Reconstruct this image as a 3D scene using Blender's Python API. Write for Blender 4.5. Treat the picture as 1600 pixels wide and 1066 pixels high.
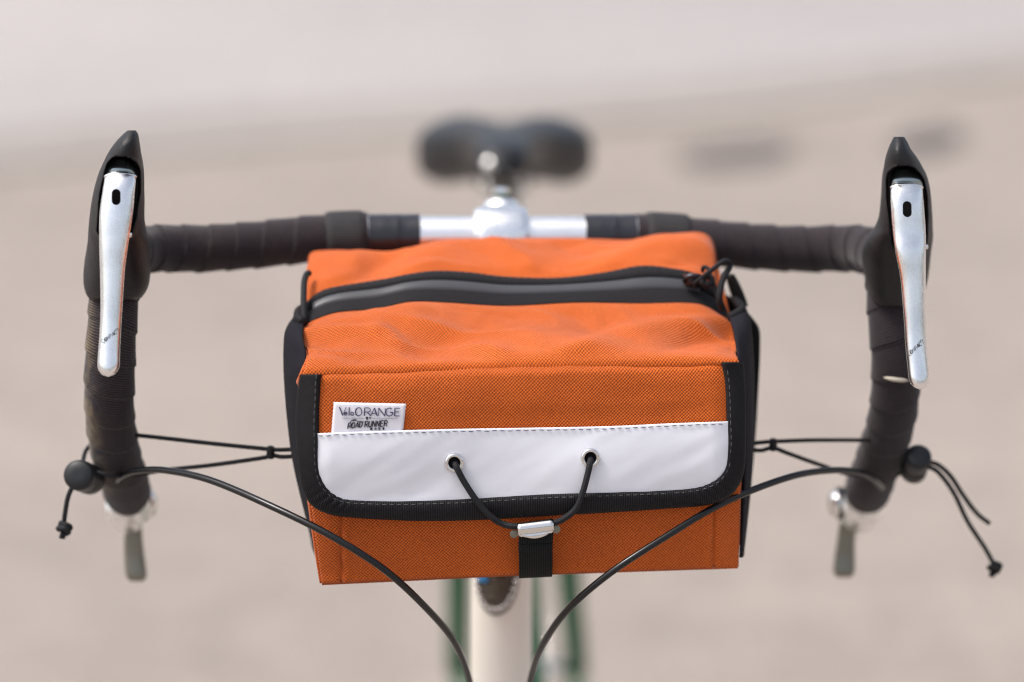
import bpy, bmesh, math, random
import numpy as np
from mathutils import Vector, Matrix, noise

random.seed(7)
R = math.radians
for o in list(bpy.data.objects):
    bpy.data.objects.remove(o, do_unlink=True)
sc = bpy.context.scene
col = sc.collection

# ------------------------------------------------------------------ camera, sky, sun, exposure
LENS = 85.0
PITCH = 14.0
CAM = np.array((0.0, -1.36, 1.2775))
cd = bpy.data.cameras.new("camera")
cam = bpy.data.objects.new("camera", cd)
col.objects.link(cam)
cam.location = CAM
cam.rotation_euler = (R(90 - PITCH), 0, 0)
cd.lens = LENS
cd.sensor_width = 36.0
cd.clip_end = 500
cd.dof.use_dof = True
cd.dof.focus_distance = 1.245
cd.dof.aperture_fstop = 3.0
sc.camera = cam

SUN_EL, SUN_AZ = 61.0, -100.0      # azimuth: compass angle from +Y towards +X
w = bpy.data.worlds.new("World")
sc.world = w
w.use_nodes = True
nt = w.node_tree
sky = nt.nodes.new("ShaderNodeTexSky")
sky.sky_type = 'NISHITA'
sky.sun_disc = False
sky.sun_elevation = R(SUN_EL)
sky.sun_rotation = R(SUN_AZ)
sky.air_density = 1.0
sky.dust_density = 5.0
sky.ozone_density = 1.0
nt.nodes["Background"].inputs[1].default_value = 0.15
hs = nt.nodes.new("ShaderNodeHueSaturation")      # thin even cloud: the same sky, less blue
hs.inputs["Saturation"].default_value = 0.55
nt.links.new(sky.outputs[0], hs.inputs["Color"])
nt.links.new(hs.outputs[0], nt.nodes["Background"].inputs[0])
sl = bpy.data.lights.new("sun", 'SUN')
sl.energy = 1.5
sl.angle = R(14)
sl.color = (1.0, 0.95, 0.89)
so = bpy.data.objects.new("sun", sl)
col.objects.link(so)
sd = Vector((math.sin(R(SUN_AZ)) * math.cos(R(SUN_EL)), math.cos(R(SUN_AZ)) * math.cos(R(SUN_EL)), math.sin(R(SUN_EL))))
so.rotation_euler = (-sd).to_track_quat('-Z', 'Y').to_euler()
so.location = (-3, -3, 6)
sc.view_settings.view_transform = 'Standard'
sc.view_settings.look = 'None'
sc.view_settings.gamma = 1.0
sc.view_settings.exposure = 0.60
sc.render.engine = 'CYCLES'
sc.cycles.use_denoising = True
sc.cycles.max_bounces = 8
sc.cycles.filter_width = 1.15
sc.cycles.sample_clamp_indirect = 6.0

# ------------------------------------------------------------------ measuring: a sight line from the photograph meets a plane of known depth
FPX = LENS / 36.0 * 1600
TH = R(5.5)                        # the handlebar is turned a little in the frame
cp, sp = math.cos(R(PITCH)), math.sin(R(PITCH))


def ray(px, py):
    px = np.asarray(px, float); py = np.asarray(py, float)
    a = (px - 800) / FPX
    b = (533 - py) / FPX
    return np.stack([a + 0 * b, cp + b * sp + 0 * a, -sp + b * cp + 0 * a], -1)


def P(px, py, yl):
    """point where the sight line meets the depth yl of the turned handlebar frame"""
    d = ray(px, py)
    n = np.array((-math.sin(TH), math.cos(TH), 0.0))
    t = (np.asarray(yl, float) - CAM @ n) / (d @ n)
    return CAM + d * t[..., None]


def F(px, py, Y):
    """the same in the bicycle frame"""
    d = ray(px, py)
    t = (np.asarray(Y, float) - CAM[1]) / d[..., 1]
    return CAM + d * t[..., None]


def rot(x, y, z):
    """local handlebar frame -> world"""
    return np.array((x * math.cos(TH) - y * math.sin(TH), x * math.sin(TH) + y * math.cos(TH), z))


def cr(pts, n):
    """Catmull-Rom through pts, n samples evenly spaced along the length"""
    p = np.asarray(pts, float)
    q = np.vstack([2 * p[0] - p[1], p, 2 * p[-1] - p[-2]])
    out = []
    for i in range(1, len(q) - 2):
        t = np.linspace(0, 1, 24, endpoint=False)[:, None]
        a, b, c, d = q[i - 1], q[i], q[i + 1], q[i + 2]
        out.append(0.5 * (2 * b + (c - a) * t + (2 * a - 5 * b + 4 * c - d) * t ** 2 + (3 * b - a - 3 * c + d) * t ** 3))
    out = np.vstack(out + [p[-1:]])
    L = np.concatenate([[0], np.cumsum(np.linalg.norm(np.diff(out, axis=0), axis=1))])
    s = np.linspace(0, L[-1], n)
    return np.stack([np.interp(s, L, out[:, k]) for k in range(out.shape[1])], -1)


def fx(pts):
    """smooth y(x) through (x, y) points"""
    d = cr(sorted(pts), 300)
    return lambda x: np.interp(x, d[:, 0], d[:, 1])


def sm(a, b, x):
    t = np.clip((x - a) / (b - a), 0, 1)
    return t * t * (3 - 2 * t)


def nz(p, s, seed=0.0):
    return noise.noise(Vector((p[0] * s + seed, p[1] * s - seed, p[2] * s + 2 * seed)))


# ------------------------------------------------------------------ materials
MATS = {}


def mat(name, color, rough=0.5, metal=0.0, build=None, spec=0.5, sheen=0.0, coat=0.0):
    m = bpy.data.materials.new(name)
    m.use_nodes = True
    b = m.node_tree.nodes["Principled BSDF"]
    b.inputs["Base Color"].default_value = (*color, 1)
    b.inputs["Roughness"].default_value = rough
    b.inputs["Metallic"].default_value = metal
    b.inputs["Specular IOR Level"].default_value = spec
    b.inputs["Sheen Weight"].default_value = sheen
    b.inputs["Coat Weight"].default_value = coat
    if build:
        build(m.node_tree, b)
    MATS[name] = m
    return m


def N(t, kind, **kw):
    n = t.nodes.new(kind)
    for k, v in kw.items():
        if k.startswith("i_"):
            n.inputs[k[2:]].default_value = v
        else:
            setattr(n, k, v)
    return n


def math_(t, op, a, b=None):
    n = t.nodes.new("ShaderNodeMath")
    n.operation = op
    for i, v in enumerate((a, b)):
        if v is None:
            continue
        if isinstance(v, (int, float)):
            n.inputs[i].default_value = v
        else:
            t.links.new(v, n.inputs[i])
    return n.outputs[0]


def ramp(t, fac, stops):
    r = t.nodes.new("ShaderNodeValToRGB")
    el = r.color_ramp.elements
    while len(el) < len(stops):
        el.new(0.5)
    for e, (p, c) in zip(el, stops):
        e.position = p
        e.color = (*c, 1) if len(c) == 3 else c
    t.links.new(fac, r.inputs[0])
    return r.outputs[0]


def mix(t, fac, a, b, mode='MIX'):
    n = t.nodes.new("ShaderNodeMix")
    n.data_type = 'RGBA'
    n.blend_type = mode
    for i, v in ((0, fac), (6, a), (7, b)):
        if isinstance(v, (int, float)):
            n.inputs[i].default_value = v
        elif isinstance(v, tuple):
            n.inputs[i].default_value = (*v, 1)
        else:
            t.links.new(v, n.inputs[i])
    return n.outputs[2]


def bump(t, b, h, strength, dist):
    n = t.nodes.new("ShaderNodeBump")
    n.inputs["Strength"].default_value = strength
    n.inputs["Distance"].default_value = dist
    t.links.new(h, n.inputs["Height"])
    t.links.new(n.outputs[0], b.inputs["Normal"])


def noise_node(t, scale, detail=4, rough=0.55, vec=None, coord="Object"):
    n = N(t, "ShaderNodeTexNoise")
    n.inputs["Scale"].default_value = scale
    n.inputs["Detail"].default_value = detail
    n.inputs["Roughness"].default_value = rough
    if vec is None:
        vec = N(t, "ShaderNodeTexCoord").outputs[coord]
    t.links.new(vec, n.inputs["Vector"])
    return n.outputs[0]


def uvsep(t):
    s = N(t, "ShaderNodeSeparateXYZ")
    t.links.new(N(t, "ShaderNodeTexCoord").outputs["UV"], s.inputs[0])
    return s.outputs[0], s.outputs[1]


def weave(cell, depth, c_lo, c_hi, fuzz=0.10):
    def f(t, b):
        u, v = uvsep(t)
        wob = noise_node(t, 190, 3, .7)
        wu = math_(t, 'ADD', math_(t, 'MULTIPLY', u, math.pi / cell), math_(t, 'MULTIPLY', wob, 2.6))
        wv = math_(t, 'ADD', math_(t, 'MULTIPLY', v, math.pi / (cell * 1.02)), math_(t, 'MULTIPLY', wob, 2.0))
        h = math_(t, 'MULTIPLY', math_(t, 'SINE', wu), math_(t, 'SINE', wv))
        h = math_(t, 'ADD', math_(t, 'MULTIPLY', h, 0.5), 0.5)
        n1 = noise_node(t, 900, 2)
        h2 = math_(t, 'ADD', math_(t, 'MULTIPLY', h, .85), math_(t, 'MULTIPLY', n1, 0.45))
        big = noise_node(t, 16, 4)
        c = ramp(t, h2, [(0.18, c_lo), (0.95, c_hi)])  # shade in the gaps between threads is painted into the colour
        c = mix(t, 1.0, c, ramp(t, big, [(0.3, (1 - fuzz,) * 3), (0.75, (1 + fuzz * .5,) * 3)]), 'MULTIPLY')
        t.links.new(c, b.inputs["Base Color"])
        bump(t, b, h2, 0.9, depth)
    return f


ORANGE = mat("orange_cordura", (.8, .17, .03), .78, spec=.22, sheen=.13, build=weave(.00090, .0005, (.21, .024, .0010), (.74, .152, .017), .16))
ORANGE_F = mat("orange_cordura_fine", (.8, .17, .03), .8, spec=.25, sheen=.12, build=weave(.00080, .0003, (.32, .044, .003), (.68, .140, .018), .14))
NAVY = mat("navy_black_fabric", (.02, .02, .03), .8, spec=.2, build=weave(.0007, .0003, (.003, .003, .005), (.014, .013, .020)))


def ribs(pitch, lo, hi, depth, axis=0):
    def f(t, b):
        u, v = uvsep(t)
        s = (u, v)[axis]
        h = math_(t, 'ADD', math_(t, 'MULTIPLY', math_(t, 'SINE', math_(t, 'MULTIPLY', s, 2 * math.pi / pitch)), .5), .5)
        n1 = noise_node(t, 300, 3)
        h2 = math_(t, 'ADD', h, math_(t, 'MULTIPLY', n1, .6))
        t.links.new(ramp(t, h2, [(.2, lo), (1.0, hi)]), b.inputs["Base Color"])
        bump(t, b, h2, .8, depth)
    return f


BIND = mat("black_grosgrain", (.02,) * 3, .62, spec=.18, build=ribs(.0012, (.002, .002, .0025), (.017, .016, .018), .0003))
WEB = mat("grey_webbing", (.03,) * 3, .75, spec=.3, build=ribs(.0016, (.008, .008, .009), (.045, .043, .045), .0004, 1))
WEBBLK = mat("black_webbing", (.012,) * 3, .8, spec=.15, build=ribs(.0012, (.005,) * 3, (.016,) * 3, .0002, 0))
ZTAPE = mat("zipper_tape_fabric", (.03,) * 3, .75, spec=.2, build=ribs(.0009, (.004, .004, .005), (.016, .015, .017), .00012, 1))


def b_rubber(t, b):
    n1 = noise_node(t, 420, 4)
    n2 = noise_node(t, 45, 5)
    t.links.new(ramp(t, n2, [(.35, (.007, .007, .008)), (.62, (.016, .015, .017)), (.80, (.045, .042, .042))]), b.inputs["Base Color"])
    t.links.new(ramp(t, n2, [(.3, (.42,) * 3), (.7, (.62,) * 3)]), b.inputs["Roughness"])
    bump(t, b, n1, .6, .0005)


RUBBER = mat("black_hood_rubber", (.025,) * 3, .5, build=b_rubber, spec=.35)
ZRUB = mat("grey_coated_zipper", (.050, .052, .058), .44, spec=.45, build=lambda t, b: bump(t, b, noise_node(t, 120, 3), .15, .0006))


def b_vinyl(t, b):
    n2 = noise_node(t, 26, 3)
    n3 = noise_node(t, 160, 5)
    t.links.new(ramp(t, n3, [(.22, (.74, .745, .80)), (.34, (.79, .795, .855))]), b.inputs["Base Color"])
    bump(t, b, n2, .12, .003)


VINYL = mat("white_reflective_vinyl", (.76, .77, .82), .3, build=b_vinyl, spec=.5)
TAG = mat("white_tag_satin", (.80, .78, .83), .55, build=lambda t, b: bump(t, b, noise_node(t, 900, 2), .2, .0002))
INK = mat("navy_ink", (.02, .018, .09), .6)
INKB = mat("black_ink", (.012, .012, .02), .6)
INKG = mat("grey_ink", (.3, .29, .33), .6)


def b_alu(t, b):
    tc = N(t, "ShaderNodeTexCoord")
    mp = N(t, "ShaderNodeMapping")
    mp.inputs["Scale"].default_value = (1, 1, .12)
    t.links.new(tc.outputs["Object"], mp.inputs[0])
    n1 = noise_node(t, 700, 3, vec=mp.outputs[0])
    n2 = noise_node(t, 60, 5)
    t.links.new(ramp(t, n1, [(.3, (.20,) * 3), (.7, (.34,) * 3)]), b.inputs["Roughness"])
    t.links.new(ramp(t, n2, [(.3, (.82, .82, .83)), (.55, (.97, .97, .97))]), b.inputs["Base Color"])
    bump(t, b, n1, .12, .0002)


ALU = mat("polished_aluminium", (.86, .86, .88), .28, 1.0, build=b_alu)
STEEL = mat("dark_steel", (.36, .41, .42), .25, 1.0, build=lambda t, b: bump(t, b, noise_node(t, 200, 3), .1, .0003))
CHROME = mat("nickel_plate", (.8, .78, .76), .18, 1.0, build=lambda t, b: bump(t, b, noise_node(t, 150, 3), .08, .0004))
GREYMET = mat("grey_anodised", (.23, .225, .19), .42, .85, build=lambda t, b: bump(t, b, noise_node(t, 300, 3), .1, .0003))
BARALU = mat("scuffed_silver_bar", (.85, .85, .85), .35, 1.0, build=lambda t, b: t.links.new(
    ramp(t, noise_node(t, 90, 5), [(.28, (.32, .2, .14)), (.34, (.9, .89, .88)), (.6, (.96, .96, .96))]), b.inputs["Base Color"]))


def b_tape(dust, outer=False):
    def f(t, b):
        u, v = uvsep(t)
        h = math_(t, 'ADD', math_(t, 'MULTIPLY', math_(t, 'SINE', math_(t, 'MULTIPLY', u, 2 * math.pi / .00125)), .5), .5)
        n1 = noise_node(t, 500, 3)
        n2 = noise_node(t, 34, 5, .65)
        h2 = math_(t, 'ADD', math_(t, 'MULTIPLY', h, .7), math_(t, 'MULTIPLY', n1, .6))
        c = ramp(t, h2, [(.2, (.005, .0042, .0048)), (.95, (.042, .032, .037))])
        worn = math_(t, 'MULTIPLY', ramp(t, n2, [(dust, (0,) * 3), (dust + .12, (1,) * 3)]), ramp(t, h2, [(.45, (0,) * 3), (.9, (1,) * 3)]))
        if outer:                      # rubbed along the outside of the drop, where the bicycle has been leaned
            sx_ = N(t, "ShaderNodeSeparateXYZ")
            t.links.new(N(t, "ShaderNodeTexCoord").outputs["Object"], sx_.inputs[0])
            side = math_(t, 'ADD', sx_.outputs[0], math_(t, 'MULTIPLY', n2, .012))
            worn = math_(t, 'MULTIPLY', worn, ramp(t, math_(t, 'ADD', math_(t, 'MULTIPLY', side, 50), 3.70), [(.62, (1,) * 3), (.92, (.06,) * 3)]))
        c = mix(t, worn, c, (.26, .19, .11))
        t.links.new(c, b.inputs["Base Color"])
        bump(t, b, h2, .7, .00035)
    return f


TAPE = mat("black_cotton_tape", (.02,) * 3, .88, build=b_tape(.70), spec=.15, sheen=.16)
TAPED = mat("black_cotton_tape_worn", (.02,) * 3, .88, build=b_tape(.46, True), spec=.15, sheen=.16)
ETAPE = mat("black_vinyl_tape", (.014, .014, .02), .28, spec=.6, build=lambda t, b: bump(t, b, noise_node(t, 120, 3), .2, .0006))
CABLE = mat("black_cable_housing", (.005, .005, .006), .26, spec=.45, build=lambda t, b: bump(t, b, noise_node(t, 300, 3), .06, .0003))


def b_cord(t, b):
    u, v = uvsep(t)
    a = math_(t, 'SINE', math_(t, 'ADD', math_(t, 'MULTIPLY', u, 2 * math.pi / .0016), math_(t, 'MULTIPLY', v, 2 * math.pi * 4)))
    c = math_(t, 'SINE', math_(t, 'SUBTRACT', math_(t, 'MULTIPLY', u, 2 * math.pi / .0016), math_(t, 'MULTIPLY', v, 2 * math.pi * 4)))
    h = math_(t, 'ADD', math_(t, 'MULTIPLY', math_(t, 'MULTIPLY', a, c), .5), .5)
    t.links.new(ramp(t, h, [(.1, (.003, .003, .004)), (.9, (.022, .022, .026))]), b.inputs["Base Color"])
    bump(t, b, h, .6, .0003)


CORD = mat("black_braided_cord", (.02,) * 3, .7, build=b_cord, spec=.3)
PLASTIC = mat("black_plastic", (.010, .011, .013), .45, spec=.4, build=lambda t, b: bump(t, b, noise_node(t, 500, 3), .2, .0002))
DARK = mat("black_parts_and_hole_shade", (.006, .006, .007), .9, spec=.1)  # near-black for small dark parts; also paints the shade inside the grommets
THREAD = mat("grey_thread", (.085, .082, .09), .7, build=lambda t, b: bump(t, b, noise_node(t, 900, 2), .2, .0002))
NTHREAD = mat("navy_thread", (.025, .025, .08), .7)
OTHREAD = mat("orange_thread", (.62, .12, .02), .7)
CREAM = mat("cream_enamel", (.88, .84, .74), .3, spec=.5, coat=.2, build=lambda t, b: bump(t, b, noise_node(t, 40, 2), .03, .001))
GREEN = mat("dark_green_enamel", (.006, .105, .038), .42, spec=.2, build=lambda t, b: bump(t, b, noise_node(t, 40, 2), .03, .001))
BLUE = mat("blue_enamel", (.02, .26, .62), .3)
LEATHER = mat("black_saddle_cover", (.006, .0065, .009), .36, spec=.38, build=lambda t, b: bump(t, b, noise_node(t, 350, 4), .2, .0005))
TYRE = mat("grey_tyre_rubber", (.06, .055, .058), .75, build=lambda t, b: bump(t, b, noise_node(t, 200, 3), .2, .001))


def ground_mat(name, cols, scale):
    def f(t, b):
        n1 = noise_node(t, scale, 6, .6)
        n2 = noise_node(t, scale * .13, 4, .5)
        n3 = noise_node(t, 60, 5, .6)
        c = ramp(t, n1, [(.3, cols[0]), (.7, cols[1])])
        c = mix(t, 1.0, c, ramp(t, n2, [(.3, (.86, .86, .87)), (.7, (1.08, 1.07, 1.06))]), 'MULTIPLY')
        c = mix(t, 1.0, c, ramp(t, n3, [(.3, (.8,) * 3), (.7, (1.1,) * 3)]), 'MULTIPLY')
        n4 = noise_node(t, 7.5, 3, .7)
        c = mix(t, 1.0, c, ramp(t, n4, [(.32, (.87, .875, .88)), (.68, (1.06, 1.06, 1.055))]), 'MULTIPLY')
        t.links.new(c, b.inputs["Base Color"])
        bump(t, b, n3, .4, .006)
    return mat(name, cols[1], .92, build=f, spec=.2)


GROUND = ground_mat("dusty_tan_pavement", ((.292, .253, .224), (.341, .297, .265)), 1.7)
ROADM = ground_mat("pale_concrete", ((.362, .338, .330), (.400, .372, .364)), .8)
PATCHM = ground_mat("dark_patch_ground", ((.12, .105, .10), (.17, .15, .14)), 6)

# ------------------------------------------------------------------ object helpers
ORIG = {}


def tag(o, label=None, cat=None, group=None, kind=None):
    for k, v in (("label", label), ("category", cat), ("group", group), ("kind", kind)):
        if v:
            o[k] = v
    return o


def empty(name, loc, parent=None):
    o = bpy.data.objects.new(name, None)
    col.objects.link(o)
    o.empty_display_size = .05
    loc = np.asarray(loc, float)
    ORIG[o] = loc
    if parent is not None:
        o.parent = parent
        o.location = loc - ORIG[parent]
    else:
        o.location = loc
    return o


def make(name, verts, faces, m, parent=None, uv=None, smooth=True, sharp=None, solid=0.0, offset=-1.0, kind=None):
    v = np.asarray(verts, float).reshape(-1, 3)
    c = (v.min(0) + v.max(0)) / 2
    me = bpy.data.meshes.new(name)
    me.from_pydata((v - c).tolist(), [], [tuple(int(i) for i in f) for f in faces])
    if smooth:
        me.polygons.foreach_set("use_smooth", [True] * len(me.polygons))
    if sharp:
        me.set_sharp_from_angle(angle=R(sharp))
    if uv is not None:
        ul = me.uv_layers.new(name="UVMap")
        uv = np.asarray(uv, float).reshape(-1, 2)
        idx = np.empty(len(me.loops), dtype=np.int32)
        me.loops.foreach_get("vertex_index", idx)
        ul.data.foreach_set("uv", uv[idx].ravel())
    me.materials.append(m)
    me.update()
    o = bpy.data.objects.new(name, me)
    col.objects.link(o)
    ORIG[o] = c
    if parent is not None:
        o.parent = parent
        o.location = c - ORIG[parent]
    else:
        o.location = c
    if solid:
        md = o.modifiers.new("thickness", 'SOLIDIFY')
        md.thickness = solid
        md.offset = offset
    if kind:
        o["kind"] = kind
    return o


def gridfaces(nr, nc, wrap_c=False, wrap_r=False, base=0):
    f = []
    for i in range(nr if wrap_r else nr - 1):
        for j in range(nc if wrap_c else nc - 1):
            a, b = i, (i + 1) % nr
            c, d = j, (j + 1) % nc
            f.append((base + a * nc + c, base + a * nc + d, base + b * nc + d, base + b * nc + c))
    return f


def grid_uv(g):
    g = np.asarray(g)
    u = np.concatenate([np.zeros((g.shape[0], 1)), np.cumsum(np.linalg.norm(np.diff(g, axis=1), axis=2), axis=1)], 1)
    u = u - u[:, [g.shape[1] // 2]]
    mid = g[:, g.shape[1] // 2]
    v = np.concatenate([[0], np.cumsum(np.linalg.norm(np.diff(mid, axis=0), axis=1))])
    return np.stack([u, np.repeat(v[:, None], g.shape[1], 1)], -1)


def sheet(name, g, m, parent, solid=0.0, offset=-1.0, **kw):
    g = np.asarray(g)
    return make(name, g, gridfaces(g.shape[0], g.shape[1]), m, parent, uv=grid_uv(g), solid=solid, offset=offset, **kw)


def frames(p):
    p = np.asarray(p, float)
    t = np.gradient(p, axis=0)
    t /= np.linalg.norm(t, axis=1)[:, None] + 1e-12
    up = np.array((0, 0, 1.0)) if abs(t[0][2]) < .9 else np.array((0, 1.0, 0))
    n = np.cross(t[0], up); n /= np.linalg.norm(n)
    ns = []
    for k in range(len(p)):
        n = n - t[k] * (n @ t[k])
        n /= np.linalg.norm(n)
        ns.append(n.copy())
    ns = np.array(ns)
    return t, ns, np.cross(t, ns)


def tubedata(p, r, seg=12, caps=True, ell=(1, 1)):
    p = np.asarray(p, float)
    t, n, b = frames(p)
    r = np.broadcast_to(np.asarray(r, float), (len(p),))
    a = np.linspace(0, 2 * math.pi, seg, endpoint=False)
    v = p[:, None] + r[:, None, None] * (ell[0] * np.cos(a)[None, :, None] * n[:, None] + ell[1] * np.sin(a)[None, :, None] * b[:, None])
    L = np.concatenate([[0], np.cumsum(np.linalg.norm(np.diff(p, axis=0), axis=1))])
    uv = np.stack([np.repeat(L[:, None], seg, 1), np.repeat((a / (2 * math.pi))[None], len(p), 0)], -1)
    f = gridfaces(len(p), seg, wrap_c=True)
    v = v.reshape(-1, 3); uv = uv.reshape(-1, 2)
    if caps:
        k = len(v)
        v = np.vstack([v, p[:1], p[-1:]]); uv = np.vstack([uv, [[0, 0]], [[L[-1], 0]]])
        e = (len(p) - 1) * seg
        for j in range(seg):
            f.append((k, (j + 1) % seg, j))
            f.append((k + 1, e + j, e + (j + 1) % seg))
    return v, f, uv


def tube(name, p, r, m, parent, seg=12, caps=True, ell=(1, 1), **kw):
    v, f, uv = tubedata(p, r, seg, caps, ell)
    return make(name, v, f, m, parent, uv=uv, **kw)


class MB:
    def __init__(s):
        s.v = []; s.f = []; s.uv = []; s.n = 0

    def add(s, v, f, uv=None):
        v = np.asarray(v, float).reshape(-1, 3)
        s.v.append(v)
        s.uv.append(np.zeros((len(v), 2)) if uv is None else np.asarray(uv).reshape(-1, 2))
        s.f += [tuple(i + s.n for i in q) for q in f]
        s.n += len(v)

    def tube(s, p, r, seg=8, caps=True):
        s.add(*tubedata(p, r, seg, caps))

    def build(s, name, m, parent, **kw):
        return make(name, np.vstack(s.v), s.f, m, parent, uv=np.vstack(s.uv), **kw)


def lathe(axis_p, axis_d, prof, seg=24):
    """prof: list of (distance along axis, radius)"""
    d = np.asarray(axis_d, float); d /= np.linalg.norm(d)
    p = np.array([np.asarray(axis_p) + d * a for a, _ in prof])
    up = np.array((0, 0, 1.0)) if abs(d[2]) < .9 else np.array((0, 1.0, 0))
    n = np.cross(d, up); n /= np.linalg.norm(n)
    b = np.cross(d, n)
    a = np.linspace(0, 2 * math.pi, seg, endpoint=False)
    r = np.array([q for _, q in prof])
    v = p[:, None] + r[:, None, None] * (np.cos(a)[None, :, None] * n + np.sin(a)[None, :, None] * b)
    f = gridfaces(len(prof), seg, wrap_c=True)
    v = v.reshape(-1, 3)
    k = len(v)
    v = np.vstack([v, p[:1], p[-1:]])
    e = (len(prof) - 1) * seg
    for j in range(seg):
        f.append((k, (j + 1) % seg, j)); f.append((k + 1, e + j, e + (j + 1) % seg))
    uv = np.zeros((len(v), 2))
    uv[:k, 0] = np.tile(a / (2 * math.pi) * .08, len(prof))
    uv[:k, 1] = np.repeat([q for q, _ in prof], seg)
    return v, f, uv


def lathe_obj(name, ap, ad, prof, m, parent, seg=24, sharp=35):
    v, f, uv = lathe(ap, ad, prof, seg)
    return make(name, v, f, m, parent, uv=uv, sharp=sharp)


def rbox(c, ax, half, r=.15):
    """a box with chamfered edges: c centre, ax three unit axes, half sizes; returns verts, faces"""
    bm = bmesh.new()
    bmesh.ops.create_cube(bm, size=2.0)
    for q in bm.verts:
        q.co = Vector([q.co[k] * half[k] for k in range(3)])
    bmesh.ops.bevel(bm, geom=bm.edges[:], offset=r * min(half), segments=2, affect='EDGES', profile=.5)
    ax = np.asarray(ax, float)
    v = np.array([np.asarray(c) + sum(q.co[k] * ax[k] for k in range(3)) for q in bm.verts])
    bm.verts.index_update()
    f = [tuple(q.index for q in fc.verts) for fc in bm.faces]
    bm.free()
    return v, f


LX = np.array((math.cos(TH), math.sin(TH), 0))
LY = np.array((-math.sin(TH), math.cos(TH), 0))
LZ = np.array((0, 0, 1.0))

# ------------------------------------------------------------------ ground
xs = np.concatenate([np.linspace(-80, -6, 12), np.linspace(-5, 5, 30), np.linspace(6, 80, 12)])
ys = np.concatenate([np.linspace(-60, -4, 10), np.linspace(-3, 14, 60), np.linspace(16, 150, 16)])
g = np.array([[(x, y, .008 * noise.noise(Vector((x * .6, y * .6, 0))) - .004) for x in xs] for y in ys])
ground = sheet("ground", g, GROUND, None)
tag(ground, "dusty tan pavement under the bicycle", "ground", kind="structure")
# the pale concrete beyond: its near edge runs across the picture at a slant
e0, e1 = F(-400, 243, 0), None


def on_ground(px, py, z=0.006):
    d = ray(px, py)
    return CAM + d * ((z - CAM[2]) / d[2])


A = on_ground(-300, 238, .012); B = on_ground(1900, 52, .012)
dirv = (B - A) / np.linalg.norm(B - A)
nrm = np.array((-dirv[1], dirv[0], 0))
rows = []
for k, off in enumerate((0, .35, 1.2, 3, 8, 30, 120)):
    rows.append([A + dirv * s + nrm * (off + (.28 * noise.noise(Vector((s * .45, 1, 0))) + .1 * noise.noise(Vector((s * 1.7, 4, 0))) if k == 0 else 0)) for s in np.linspace(-40, 60, 160)])
rows = np.array(rows)
rows[:, :, 2] = .012
road = sheet("road", rows, ROADM, None)
tag(road, "pale concrete road beyond the tan pavement", "road", kind="structure")
vr = []
for k, off in enumerate((-.62, -.35, .3)):
    vr.append([A + dirv * q + nrm * (off + (.3 * noise.noise(Vector((q * .5, 7, 2))) if k == 0 else 0)) for q in np.linspace(-40, 60, 160)])
vr = np.array(vr)
vr[:, :, 2] = .008
verge = sheet("road_shoulder", vr, ground_mat("dusty_grey_shoulder", ((.322, .288, .262), (.365, .330, .306)), 1.2), None)
tag(verge, "dusty grey shoulder between pavement and pale road", "shoulder", kind="structure")
for i, (cx, cy, rw, rh, lab) in enumerate((
        (1150, 238, 92, 16, "dark elongated patch on pavement between saddle and brake lever"),
        (1450, 216, 60, 19, "dark patch on pavement directly behind the brake lever tip"))):
    c = on_ground(cx, cy, .009)
    ex = on_ground(cx + rw, cy - 8, .009) - c
    ey = on_ground(cx, cy - rh, .009) - c
    ring = [c]
    n = 48
    for k in range(n):
        a = 2 * math.pi * k / n
        q = 1 + .3 * noise.noise(Vector((math.cos(a) * 1.6, math.sin(a) * 1.6, 3 + i * 7)))
        ring.append(c + (ex * math.cos(a) + ey * math.sin(a)) * q)
    top = np.array(ring); top[:, 2] = .012
    low = top[1:].copy(); low[:, 2] = .0
    low[:, :2] = c[:2] + (low[:, :2] - c[:2]) * 1.02
    f = [(0, 1 + k, 1 + (k + 1) % n) for k in range(n)] + [(1 + k, 1 + n + k, 1 + n + (k + 1) % n, 1 + (k + 1) % n) for k in range(n)]
    o = make("dark_patch", np.vstack([top, low]), f, PATCHM, None, smooth=False)  # flat irregular patch, darker than the pavement
    tag(o, lab, "tar patch", "dark patches on the pavement")

# ------------------------------------------------------------------ bicycle
CX = -.0066
bike = empty("bicycle", (CX, .55, 0))
tag(bike, "green bicycle with cream head tube, drop handlebar in black cotton tape and silver brake levers", "bicycle")

BAR_R = .0129
# handlebar path, one side measured at a time (px, py, depth)
LP_ = [(575, 369, 0), (505, 372, 0), (400, 383, -.003), (320, 388, -.010), (255, 389, -.020), (212, 392, -.036), (188, 404, -.060), (180, 440, -.082),
       (176, 500, -.090), (172, 560, -.092), (171, 620, -.088), (174, 670, -.078), (183, 715, -.062), (194, 752, -.040), (201, 778, -.016), (204, 792, -.002)]
RP_ = [(992, 370, 0), (1060, 374, 0), (1160, 384, -.003), (1250, 389, -.010), (1310, 388, -.020), (1352, 390, -.036), (1380, 404, -.060), (1390, 440, -.082),
       (1394, 500, -.090), (1399, 560, -.092), (1399, 610, -.088), (1393, 655, -.078), (1380, 700, -.062), (1363, 745, -.040), (1353, 775, -.016), (1348, 792, -.002)]
LPW = np.array([P(a, b, c) for a, b, c in LP_])
RPW = np.array([P(a, b, c) for a, b, c in RP_])
cl = P(655, 370, 0); crr = P(912, 370, 0)
hb = cr(np.vstack([LPW[::-1], [cl, P(782, 370, 0), crr], RPW]), 220)
bar = tube("handlebar", hb, .0119, BARALU, bike, seg=28)
bar["label"] = "scuffed silver drop handlebar"


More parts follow.
